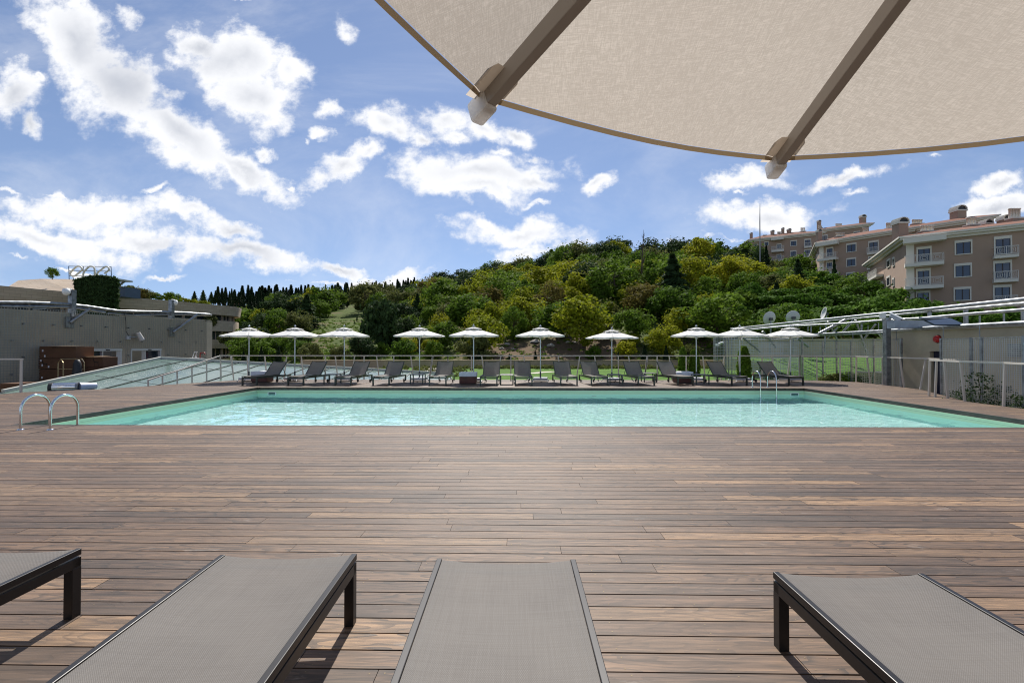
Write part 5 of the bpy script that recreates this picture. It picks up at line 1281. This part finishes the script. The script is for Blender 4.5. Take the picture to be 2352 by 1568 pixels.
# mesh screens
wireg = mat('galvanised_wire', (.48, .50, .51), .35, .75)
def fence(name, label, path, z0, z1, posts, dz=.05, dx=.13):
    r = thing(name, label, 'mesh fence'); wiremesh('wire_mesh', r, path, z0, z1, dz, dx, .012, .016, wireg)
    for (x, y_) in posts: m = MB(); m.box((x-.03, y_-.03, z0), (x+.03, y_+.03, z1+.03)); m.build('post', galv, r)
    m = MB()
    for a, b_ in zip(path, path[1:]): m.beam((*a, z1), (*b_, z1), .03, .03)
    m.build('top_rail', galv, r); return r
YA = 21.8
g1 = gz(*c5(1620, 1160)); g2 = gz(*c5(2352, 1250)); d_ = (g2-g1)
B0 = (uz(1540, 578, 1.76).x, uz(1540, 578, 1.76).y); B1 = (uz(2352, 556, 1.76).x, uz(2352, 556, 1.76).y); B2 = (B1[0]-.4, B1[1]-4.5)
def lerp2(a, b_, t): return (a[0]+(b_[0]-a[0])*t, a[1]+(b_[1]-a[1])*t)
fence('mesh_fence', 'near tall galvanised mesh fence with climbing plants at the right edge', [B0, B1, B2], -.1, 1.76, [B0, lerp2(B0, B1, .42), lerp2(B0, B1, .55), B1], .055, .08)
pa5 = [uz(x, y_, 1.78) for x, y_ in ((0, 615), (380, 603), (660, 595), (880, 591), (1150, 590))]
path = [(p.x, min(p.y, 27)) for p in pa5]
path = [(X(c4(1165, 0)[0], 26.5), 26.5), (X(1800, 26), 26), (X(c5(380, 0)[0], 23.5), 23.5), (X(c5(660, 0)[0], 21.9), 21.9), (X(c5(880, 0)[0], 20.2), 20.2), (X(c5(1150, 0)[0], 17.6), 17.6)]
fence('mesh_fence', 'long galvanised mesh fence in front of the lawn, right of the last parasol', path, -.5, 1.80, [path[2], path[3], path[4], path[5], lerp2(path[2], path[3], .5), lerp2(path[1], path[2], .5)], .075, .16)
tw = thing('mesh_tower', 'tall curved galvanised mesh screen behind the right hand parasols', 'mesh screen'); Yt = 27.5
xa, xb = X(c4(842, 0)[0], Yt), X(c4(1165, 0)[0], Yt); zt_ = at(c4(900, 285)[0], c4(900, 285)[1], Yt).z
pth = [(xa+.1, Yt+2), (xa-.15, Yt+1), (xa, Yt+.3), (xa+.5, Yt), (xb, Yt-.6), (xb+2.2, Yt-.2)]
wiremesh('wire_mesh', tw, pth, -.5, zt_, .09, .14, .016, .024, wireg)
for k in range(3): m = MB(); x_ = xa+.05+k*.16; m.box((x_, Yt+.2-k*.05, -.5), (x_+.05, Yt+.25-k*.05, zt_)); m.build('post', galv, tw)
for (a, b_) in (((1000, 300), (1175, 440)), ((1200, 240), (1330, 400)), ((1545, 310), (1650, 390))):
    MB().tube([at(*c4(*a), Yt-.8), at(*c4(*b_), Yt-.4)], .06, 8).build('diagonal', galv, tw)
# steel post with cameras
g = gz(*c5(1013, 1030)); z_t = at(*c5(1010, 370), g.y).z
cp_ = thing('camera_mast', 'thick galvanised steel mast carrying a dome camera and a bullet camera', 'security camera', (g.x, g.y, 0))
m = MB(); m.box((-.10, -.09, -.5), (.10, .09, z_t)); m.build('mast', galv, cp_, .01)
m = MB(); m.lathe([(0, .17), (.12, .16), (.12, .13), (.10, .12), (.11, .02), (.09, -.06), (0, -.10)], 16, (-.20, -.05, z_t+.02)); m.build('dome_camera', white, cp_)
MB().tube([(.0, -.05, z_t-.12), (.22, -.05, z_t-.12), (.28, -.08, z_t-.05)], .03, 8).build('bracket', white, cp_)
b0 = at(*c5(1045, 345), g.y-.05)-Vector((g.x, g.y, 0)); b1 = at(*c5(1150, 395), g.y-.35)-Vector((g.x, g.y, 0)); m = MB(); m.beam(b0, b1, .15, .15); m.build('bullet_camera', mat('pale_grey_plastic'), cp_, .02)
m = MB(); dd = (b1-b0).normalized(); m.beam(b0+Vector((0, 0, .09))-dd*.03, b1+dd*.10+Vector((0, 0, .09)), .19, .02); m.build('sun_hood', white, cp_)
m = MB(); m.beam(b1+dd*.001, b1+dd*.012, .11, .11); m.build('lens', black, cp_)
sc2 = thing('security_camera', 'small white bullet camera on a thin pole left of the mesh screen', 'security camera'); Yc2 = 25
m = MB(); a, b_ = at(*c4(745, 358), Yc2), at(*c4(773, 384), Yc2); m.box((a.x, Yc2-.08, b_.z), (b_.x, Yc2+.08, a.z)); m.build('housing', white, sc2)
MB().tube([at(*c4(760, 384), Yc2), (at(*c4(760, 384), Yc2).x, Yc2, -.5)], .02, 6).build('pole', galv, sc2); MB().tube([at(*c4(775, 362), Yc2), at(*c4(818, 348), Yc2-.3)], .055, 10).build('bullet_camera', white, sc2)
# satellite dishes
for (cx_, cy_, Yd, rr, az, lab) in ((1270, 113, 34, 15.2, .15, 'round pale satellite dish, left one of the facing pair'), (1499, 102, 33.0, 14.4, -.25, 'round pale satellite dish, right one of the facing pair'), (1804, 63, 31, 13.5, 1.35, 'satellite dish seen edge on above the pipe truss')):
    p = at(*c4(cx_, cy_), Yd); rad = rr/F*Yd; r = thing('satellite_dish', lab, 'satellite dish', tuple(p), az, 'satellite dishes over the service building')
    m = MB(); prof = [(rad*k/8, .30*rad*(k/8)**2) for k in range(9)]; n = 28; e_ = R(-22)
    vs = []; 
    for (q, dpt) in prof:
        for k in range(n):
            x, z = q*math.cos(2*PI*k/n), q*math.sin(2*PI*k/n); y_ = -dpt+rad*.2 if 0 else dpt-rad*.2
            vs.append((x, -(y_)*-1*math.cos(e_)-z*math.sin(e_)*0+z*.25*-1, z))
    m.add(vs, [(i*n+k, i*n+(k+1) % n, (i+1)*n+(k+1) % n, (i+1)*n+k) for i in range(8) for k in range(n)], 0, True)
    o = m.build('dish', mat('dish_grey', (.55, .55, .55), .5), r); q_ = o.modifiers.new('t', 'SOLIDIFY'); q_.thickness = .015
    m = MB(); m.box((-.12, -.22, -rad*.32), (.12, -.08-.0, .02)); m.build('back_bracket', mat('dark_bracket', (.06, .06, .07), .5), r)
    MB().tube([(0, -.12, -rad*.3), (0, -.12, -rad*1.0), (0, -.0, -2.6)], .05, 8).build('pole', galv, r)
# climbing plants at the mesh, shrubs behind
rs2 = np.random.RandomState(12)
for (cx_, yt, yb_, n, lab) in ((1790, 900, 1180, 500, 'climber growing up the near mesh beside the middle post'), (2040, 1030, 1200, 650, 'leafy shrub behind the near mesh fence'), (2260, 1120, 1240, 700, 'low shrub behind the near mesh at the right edge'), (1660, 1060, 1150, 450, 'low plants behind the left end of the near mesh')):
    b0 = uz(cx_, yb_, 0.0); t_ = at(*c5(cx_, yt), b0.y+.3); z0 = -.15; hgt = max(.3, t_.z-z0); b0.x += .35
    u = rs2.rand(n); c = np.stack([b0.x+rs2.normal(0, .13, n)*(1.6-u), b0.y+rs2.normal(0, .30, n)*(1.3-u*.8), z0+u**1.3*hgt], 1)
    V, Fq = leaves(c, rs2.normal(0, 1, (n, 3))+[0, -.5, .4], .042, 31)
    r = thing('climbing_plant', lab, 'plant', (0, 0, 0)); link('leaves', npmesh('leaves', V, Fq, [LM['dark']]), r)
    MB().tube([(b0.x, b0.y, -.5), (b0.x+.03, b0.y, z0+hgt*.5), (b0.x-.02, b0.y+.02, z0+hgt*.95)], .008, 5).build('stem', bark, r)
# grassy slope and shrubs seen through the long mesh
mb = MB(); bk = []
gy = [21.9, 23, 25, 28, 31, 34, 35.8]
for y in gy:
    for x in np.linspace(13.6 if y < 24 else 15.2, 42, 18):
        s = max(0, min(1, (y-23)/9)); bk.append((x, y, -.48+s*s*(3-2*s)*1.2))
n_ = 18; mb.add(bk, [(j*n_+i, j*n_+i+1, (j+1)*n_+i+1, (j+1)*n_+i) for j in range(len(gy)-1) for i in range(n_-1)], 0, True)
tag(mb.build('grass_bank', lawnm), 'green grass bank behind the long mesh fence', kind='structure')
for (x, yb_, h, Y, lf) in ((450, 970, .8, 22.6, 'olive'), (620, 960, .9, 22.4, 'green'), (760, 990, .8, 21.6, 'dark'), (520, 955, .6, 23.2, 'olive')):
    p = at(*c5(x, yb_), Y); plant('bush', lf, p.x, Y, h, -.5, 1.0, 'small shrub seen through the long mesh fence', 'shrubs behind the long mesh fence')
p = at(*c5(900, 850), 23.5); m = MB(); m.add([(p.x-1.6, 22.6, .35), (p.x+.3, 22.2, .32), (p.x+1.1, 23.8, -.45), (p.x-.6, 23.8, -.45)], [(0, 1, 2, 3)]); o = m.build('grey_tarpaulin', mat('grey_cover', (.50, .52, .55), .5, 0, .2, 2)); q_ = o.modifiers.new('t', 'SOLIDIFY'); q_.thickness = .05
tag(o, 'pale grey sheet slanting behind the mesh fence and mast', 'cover')
# ---------------------------------------------------------------- apartment blocks
stucco = mat('beige_pink_stucco', (.37, .265, .20), .9, 0, .08, .25, .1, 20)
wtrim = mat('cream_white_trim', (.66, .63, .56), .7); tile_lt = mat('terracotta', (.42, .14, .07), .8)
def tiles(T, ob, b):
    wv = T.new('ShaderNodeTexWave'); T.set(wv.inputs['Vector'], T.mapping(ob, rot=(0, 0, .55))); wv.inputs['Scale'].default_value = 2.2; wv.inputs['Distortion'].default_value = .5
    nz = T.noise(ob, 2.5, 5, .7); c = T.mix(nz, (.20, .065, .035), (.45, .17, .085)); T.set(b.inputs['Normal'], T.bump(wv.outputs['Fac'], .8, .12))
    return T.mix(T.math('MULTIPLY', T.rng(wv.outputs['Fac'], .0, .4, 1, 0), .6), c, (.07, .03, .02))
tile = mat('terracotta_tiles', rough=.85, fn=tiles); railw = mat('white_iron_railing', (.62, .60, .56), .5)
def bldg(label, Cc, Rr_, Ll, ze, z0, extR=0, extL=0, roof=2.2, inset=4.5):
    C, Rp, L = [gz(*c6(*p), ze) for p in (Cc, Rr_, Ll)]
    u = (Rp-C); uL = u.length; u.normalize(); v = (L-C); vL = v.length; v.normalize()
    Rp = C+u*(uL+extR); L = C+v*(vL+extL); Q = Rp+(L-C)
    b = thing('apartment_block', label, 'apartment block', (C.x, C.y, z0)); iw = Matrix.Translation((-C.x, -C.y, -z0))
    poly = [(p.x-C.x, p.y-C.y) for p in (C, Rp, Q, L)]
    MB().prism(poly, -3, ze-z0-.25).build('wall', stucco, b)
    cen = Vector(((C.x+Q.x)/2-C.x, (C.y+Q.y)/2-C.y, 0))
    def offp(o):
        out = []
        P = [Vector((*p, 0)) for p in poly]
        for i in range(4):
            e1 = (P[i]-P[i-1]).normalized(); e2 = (P[(i+1) % 4]-P[i]).normalized(); out.append(P[i]+(e1-e2)*o)
        return [(p.x, p.y) for p in out]
    zb = ze-z0
    MB().prism(offp(.75), zb-.245, zb).build('eave_band', wtrim, b); MB().prism(offp(.95), zb+.003, zb+.22).build('gutter_band', wtrim, b); MB().prism(offp(.35), zb-.55, zb-.25).build('cornice', wtrim, b)
    o1, o2 = offp(.95), offp(-inset); mb = MB(); mb.add([(*p, zb+.223) for p in o1]+[(*p, zb+roof) for p in o2], [(0, 1, 5, 4), (1, 2, 6, 5), (2, 3, 7, 6), (3, 0, 4, 7), (4, 5, 6, 7)]); mb.build('tiled_roof', tile, b)
    return dict(b=b, C=C, u=u, v=v, z0=z0, ze=ze, uL=uL+extR, vL=vL+extL)
def onface(B, px, py, face='u'):
    """hit of a pixel ray (crop six pixels) with a facade plane: (distance along facade, height above the block's base)"""
    d = ray(*c6(px, py)); a = B[face]; n = Vector((a.y, -a.x, 0)); k = (B['C']-Vector((0, 0, H))).dot(n)/d.dot(n); p = Vector((0, 0, H))+d*k
    return (p-B['C']).dot(a), p.z-B['z0']
def fbox(m, B, s0, s1, z0, z1, o0, o1, face='u', mi=0):
    a = B[face]; n = Vector((a.y, -a.x, 0)) if face == 'u' else Vector((-a.y, a.x, 0))
    if face == 'u' and n.dot(B['v']) > 0 or face == 'v' and n.dot(B['u']) > 0: n = -n
    P = [a*s0+n*o0, a*s1+n*o0, a*s1+n*o1, a*s0+n*o1]
    vs = [(p.x, p.y, z0) for p in P]+[(p.x, p.y, z1) for p in P]; m.add(vs, [(0,1,2,3)[::-1],(4,5,6,7),(0,1,5,4),(1,2,6,5),(2,3,7,6),(3,0,4,7)], mi); return m
def window(B, x0, x1, y0, y1, face='u', shutter=.18, name='window', sill=True):
    xm, ym = (x0+x1)/2, (y0+y1)/2
    s0, s1 = sorted((onface(B, x0, ym, face)[0], onface(B, x1, ym, face)[0])); zt_, zb_ = onface(B, xm, y0, face)[1], onface(B, xm, y1, face)[1]
    f = .14; m = MB(); fbox(m, B, s0, s1, zt_-f-shutter*(zt_-zb_)*.5, zt_, -.02, .10, face); fbox(m, B, s0, s0+f, zb_+.003, zt_-f-shutter*(zt_-zb_)*.5-.003, -.02, .09, face); fbox(m, B, s1-f, s1, zb_+.003, zt_-f-shutter*(zt_-zb_)*.5-.003, -.02, .09, face); fbox(m, B, s0+f+.003, s1-f-.003, zb_, zb_+f*.8, -.02, .11, face)
    w_ = m.build(name, wtrim, B['b']); zt2 = zt_-f-shutter*(zt_-zb_)*.5-.004
    fbox(MB_ := MB(), B, s0+f+.004, s1-f-.004, zb_+f*.8+.003, zt2, -.02, .02, face); MB_.build('pane', winglass, w_)
    sm_ = (s0+s1)/2; M2 = MB()
    for (a, b2) in ((s0+f+.005, s0+f+.07), (sm_-.05, sm_+.05), (s1-f-.07, s1-f-.005)): fbox(M2, B, a, b2, zb_+f*.8+.005, zt2-.005, .022, .05, face)
    M2.build('sash', mat('dark_sash', (.03, .02, .02), .5), w_)
winglass = mat('window_glass_reflecting', (.025, .035, .06), .04, 0, spec=1.0)
def balcony(B, x0, x1, yr, yf, yb2, face='u', depth=1.0, key=True):
    """railing top yr, floor top yf, slab bottom yb2 (crop pixels)"""
    xm = (x0+x1)/2; k = 1.0
    s0, s1 = sorted((onface(B, x0, yf, face)[0], onface(B, x1, yf, face)[0])); zr = onface(B, xm, yr, face)[1]; zf = onface(B, xm, yf, face)[1]; zb_ = onface(B, xm, yb2, face)[1]
    r = fbox(MB(), B, s0, s1, zb_, zf, .003, depth, face).build('balcony', wtrim, B['b'])
    m = MB(); t = .05; zr = min(zr, zf+1.05)
    fbox(m, B, s0, s1, zr-t, zr, depth-t, depth, face); fbox(m, B, s0, s1, zf+.06, zf+.06+t, depth-t, depth, face)
    for s in (s0, s1-t): fbox(m, B, s, s+t, zr-t, zr, .05, depth-t-.003, face); fbox(m, B, s, s+t, zf+.06, zf+.06+t, .05, depth-t-.003, face)
    n = max(2, round((s1-s0)/1.15)); h = zr-zf-.12
    for i in range(n+1):
        s = s0+(s1-s0-t)*i/n; fbox(m, B, s, s+t, zf, zr-t-.003, depth-t+.002, depth+.008, face)
    if key:
        for i in range(n):
            a = s0+(s1-s0)*i/n+.12; b2 = s0+(s1-s0)*(i+1)/n-.12
            for q in (0, 1, 2):
                d_ = q*.15; z0_, z1_ = zf+.16+d_*.8, zr-.10-d_*.8
                if b2-a-2*d_ < .12 or z1_-z0_ < .1: break
                for (p0, p1, e0, e1) in ((a+d_, b2-d_, z1_-.035, z1_), (a+d_, b2-d_, z0_, z0_+.035), (a+d_, a+d_+.035, z0_, z1_), (b2-d_-.035, b2-d_, z0_, z1_)): fbox(m, B, p0, p1, e0, e1, depth-t, depth-t+.02+q*.003, face)
    m.build('railing', railw, r); return s0, s1, zf
def chimney(B, x, yt, yb_, wpx, kind='arch', back=2.0):
    C = B['C']; s, _ = onface(B, x, (yt+yb_)/2); bp = C+B['u']*s+B['v']*back; d = ray(*c6(x, yt)); Yd = bp.y; px = at(*c6(x, yt), Yd); pb2 = at(*c6(x, yb_), Yd); w_ = wpx/3.491/F*Yd
    loc = Vector((px.x-C.x, Yd-C.y, 0)); z1 = px.z-B['z0']; zb_ = min(pb2.z-B['z0'], B['ze']-B['z0']+.1)-.3
    m = MB(); hw = w_/2*.82
    if kind == 'arch':
        m.box((loc.x-hw, loc.y-hw, zb_), (loc.x+hw, loc.y+hw, z1-w_*.55)); m.box((loc.x-hw*1.18, loc.y-hw*1.18, z1-w_*.547), (loc.x+hw*1.18, loc.y+hw*1.18, z1-w_*.42), 1)
        n = 8; arc = [(hw*1.1*math.cos(PI*i/n), z1-w_*.40+w_*.40*math.sin(PI*i/n)) for i in range(n+1)]
        for i in range(n):
            (x0, zz0), (x1, zz1) = arc[i], arc[i+1]; m.beam((loc.x+(x0+x1)/2, loc.y-hw*1.15, (zz0+zz1)/2), (loc.x+(x0+x1)/2, loc.y+hw*1.15, (zz0+zz1)/2), abs(x1-x0)+.04, max(.08, abs(zz1-zz0)), 1)
        m.box((loc.x-hw*.9, loc.y-hw*.9, z1-w_*.415), (loc.x+hw*.9, loc.y+hw*.9, z1-w_*.15), 2)
    else:
        m.box((loc.x-hw, loc.y-.5, zb_), (loc.x+hw, loc.y+.5, zb_+(z1-zb_)*.62)); n = max(3, int(w_/.45)); m.box((loc.x-hw*1.05, loc.y-.55, zb_+(z1-zb_)*.623), (loc.x+hw*1.05, loc.y+.55, zb_+(z1-zb_)*.67), 1)
        for i in range(n):
            xx = loc.x-hw+2*hw*(i+.5)/n; m.lathe([(.16, zb_+(z1-zb_)*.66), (.16, z1-.12), (.22, z1-.12), (.22, z1), (0, z1+.02)], 8, (xx, loc.y, 0), 1)
    m.build('chimney', [stucco, wtrim, black], B['b'])
B3 = bldg('nearest apartment block at the far right with two corner balconies', (1405, 418), (2290, 322), (1115, 625), 15.9, 2.0, extR=8, roof=1.5)
for r_ in ((1795, 1938, 428, 545), (1790, 1935, 614, 727), (1787, 1930, 803, 915)): window(B3, *r_)
for r_ in ((2110, 2257, 396, 545), (2106, 2256, 590, 745), (2103, 2254, 785, 930)): window(B3, *r_, name='balcony_door')
for r_ in ((1490, 1612, 480, 610), (1488, 1605, 655, 795), (1485, 1602, 832, 960)): window(B3, *r_, name='balcony_door')
for (a, b_, c, d) in ((1392, 1700, 540, 618), (1392, 1697, 722, 800)): balcony(B3, a, b_, c, d, d+26, depth=1.5)
for (a, b_, c, d) in ((2100, 2298, 485, 555), (2098, 2294, 682, 748), (2096, 2290, 876, 940)): balcony(B3, a, b_, c, d, d+22, depth=.9)
for (a, b_, c, d) in ((1256, 1282, 580, 648), (1255, 1282, 715, 797), (1300, 1317, 565, 640), (1300, 1315, 730, 800), (1205, 1225, 760, 830)): window(B3, a, b_, c, d, 'v')
for (c, d) in ((672, 722), (815, 862)): balcony(B3, 1150, 1226, c, d, d+16, 'v', .9)
m = fbox(MB(), B3, 0.0, .8, 0, B3['ze']-B3['z0']-.56, .003, .12); m.build('corner_pilaster', wtrim, B3['b'])
m = fbox(MB(), B3, -.3, onface(B3, 1690, 400)[0]+.3, B3['ze']-B3['z0']-.9, B3['ze']-B3['z0']-.24, .36, 1.7); m.build('loggia_soffit', wtrim, B3['b'])
chimney(B3, 1358, 255, 440, 88, 'arch', 3); chimney(B3, 1575, 312, 372, 130, 'pots', 3); chimney(B3, 1930, 247, 310, 95, 'pots', 4); chimney(B3, 2045, 268, 300, 70, 'arch', 6); chimney(B3, 2275, 175, 275, 110, 'pots', 5); chimney(B3, 2190, 233, 280, 70, 'arch', 6)
B2 = bldg('middle apartment block with a flowered corner balcony', (712, 455), (1245, 372), (650, 580), 24.0, 10.0, extR=4, roof=1.8)
for r_ in ((928, 1010, 453, 525), (928, 1008, 570, 640), (928, 1000, 685, 750), (985, 1045, 345, 360)): 
    if r_[3] > 400: window(B2, *r_)
for r_ in ((1105, 1188, 433, 520), (1103, 1186, 552, 640), (1103, 1180, 672, 740)): window(B2, *r_, name='balcony_door')
for r_ in ((765, 825, 485, 560), (765, 820, 600, 660)): window(B2, *r_, name='balcony_door')
for (a, b_, c, d) in ((710, 865, 517, 578), (706, 866, 640, 690)): balcony(B2, a, b_, c, d, d+18, depth=1.4)
for (a, b_, c, d) in ((1103, 1202, 480, 530), (1103, 1192, 612, 652), (1103, 1182, 712, 760)): balcony(B2, a, b_, c, d, d+14, depth=.9)
balcony(B2, 652, 690, 612, 660, 675, 'v', .9)
m = fbox(MB(), B2, -.3, onface(B2, 862, 430)[0]+.3, B2['ze']-B2['z0']-.9, B2['ze']-B2['z0']-.24, .36, 1.6); m.build('loggia_soffit', wtrim, B2['b'])
m = fbox(MB(), B2, 0, .8, 0, B2['ze']-B2['z0']-.56, .003, .12); m.build('corner_pilaster', wtrim, B2['b'])
chimney(B2, 708, 345, 450, 38, 'arch', 1.5); chimney(B2, 1268, 290, 345, 52, 'pots', 5); chimney(B2, 878, 372, 400, 85, 'pots', 2); chimney(B2, 1080, 332, 362, 50, 'pots', 5)
B2b = bldg('rear wing rising behind the middle and nearest apartment blocks', (1400, 348), (1950, 268), (1330, 380), 24.5, 8.0, extR=2, roof=1.0, inset=1.5)
chimney(B2b, 1822, 158, 268, 84, 'arch', 2); chimney(B2b, 1495, 264, 310, 100, 'pots', 2)
window(B2b, 1440, 1500, 375, 420)
B1 = bldg('farthest apartment block, leftmost of the group on the hill', (158, 432), (690, 376), (140, 445), 33.0, 16.0, extR=1, extL=9, roof=2.0)
for r_ in ((268, 307, 440, 475), (478, 532, 430, 477), (476, 528, 512, 560), (188, 215, 460, 490)): window(B1, *r_)
for r_ in ((590, 645, 418, 480), (590, 645, 500, 560), (368, 408, 458, 498), (368, 408, 540, 578)): window(B1, *r_, name='balcony_door')
for (a, b_, c, d) in ((328, 428, 478, 512), (328, 428, 558, 592)): balcony(B1, a, b_, c, d, d+16, depth=1.5)
balcony(B1, 588, 650, 452, 482, 494, depth=.9); balcony(B1, 588, 650, 540, 560, 572, depth=.9)
m = fbox(MB(), B1, onface(B1, 325, 430)[0], onface(B1, 425, 430)[0], B1['ze']-B1['z0']-.9, B1['ze']-B1['z0']-.24, .36, 1.6); m.build('loggia_soffit', wtrim, B1['b'])
for (x, yt, yb_, w_, k) in ((165, 370, 420, 20, 'arch'), (335, 350, 405, 25, 'arch'), (418, 330, 378, 20, 'arch'), (468, 338, 378, 28, 'arch'), (275, 387, 410, 38, 'pots'), (578, 330, 365, 44, 'pots'), (388, 362, 390, 34, 'pots')): chimney(B1, x, yt, yb_, w_, k, 3)
B0 = bldg('upper wing behind the farthest apartment block', (730, 352), (1108, 305), (700, 368), 37.0, 16.0, roof=1.0, inset=1.2)
window(B0, 727, 780, 386, 430); window(B0, 985, 1038, 358, 385)
chimney(B0, 708, 270, 330, 26, 'arch', 2); chimney(B0, 1058, 228, 295, 40, 'arch', 2); chimney(B0, 866, 297, 325, 62, 'pots', 2); chimney(B0, 718, 315, 345, 34, 'pots', 1)
am = thing('antenna_mast', 'tall thin mast in front of the farthest apartment block', 'mast'); a, b_ = at(*c6(235, 137), 118), at(*c6(235, 430), 118); MB().tube([(b_.x, 118, b_.z-8), (b_.x, 118, (a.z+b_.z)/2), tuple(a)], [.16, .12, .05], 6).build('mast', mat('grey_mast', (.25, .26, .28), .5), am)
hw_ = thing('hilltop_house', 'small white building half hidden on the hilltop', 'house'); a, b_ = at(1628, 580, 165), at(1652, 570, 165); m = MB(); m.box((a.x, 165, a.z-4), (b_.x, 172, b_.z)); m.build('wall', wtrim, hw_); m = MB(); m.box((a.x-.4, 164.6, b_.z+.003), (b_.x+.4, 172.4, b_.z+.5)); m.build('roof', pale, hw_)
# trees pressed against the blocks
for (x, yt, Y, k, lf, w_, l) in ((555, 535, 112, 'broad', 'green', 1.5, 'dense round tree before the farthest block'), (285, 480, 110, 'conifer', 'cypress', .8, 'slim dark conifer before the farthest block'), (210, 470, 122, 'broad', 'dark', .9, 'dark tree climbing the left corner of the farthest block'),
   (1000, 690, 84, 'broad', 'green', 1.3, 'green tree at the foot of the middle block'), (1100, 710, 80, 'broad', 'dark', 1.3, 'dark tree between the middle and nearest blocks'), (830, 590, 88, 'conifer', 'dark', .8, 'conifer before the flowered corner balcony'), (900, 720, 78, 'broad', 'green', 1.3, 'green tree below the middle block'), (690, 640, 90, 'broad', 'green', 1.3, 'green tree before the corner of the middle block'),
   (480, 640, 95, 'broad', 'green', 1.4, 'green tree below the farthest block'), (100, 560, 112, 'broad', 'yellow', 1.4, 'yellow green tree left of the farthest block'), (60, 480, 130, 'broad', 'dark', 1.3, 'dark green tree on the slope left of the blocks'), (170, 600, 100, 'broad', 'yellow', 1.5, 'bright yellow tree left of the blocks')):
    q = c6(x, yt); p = at(*q, Y); z = terr(p.x, Y); h = max(5, (p.z-z)); plant(k, lf, p.x, Y, h, p.z-h, w_*min(1, 8/h) if k == 'broad' else w_*.8, l)
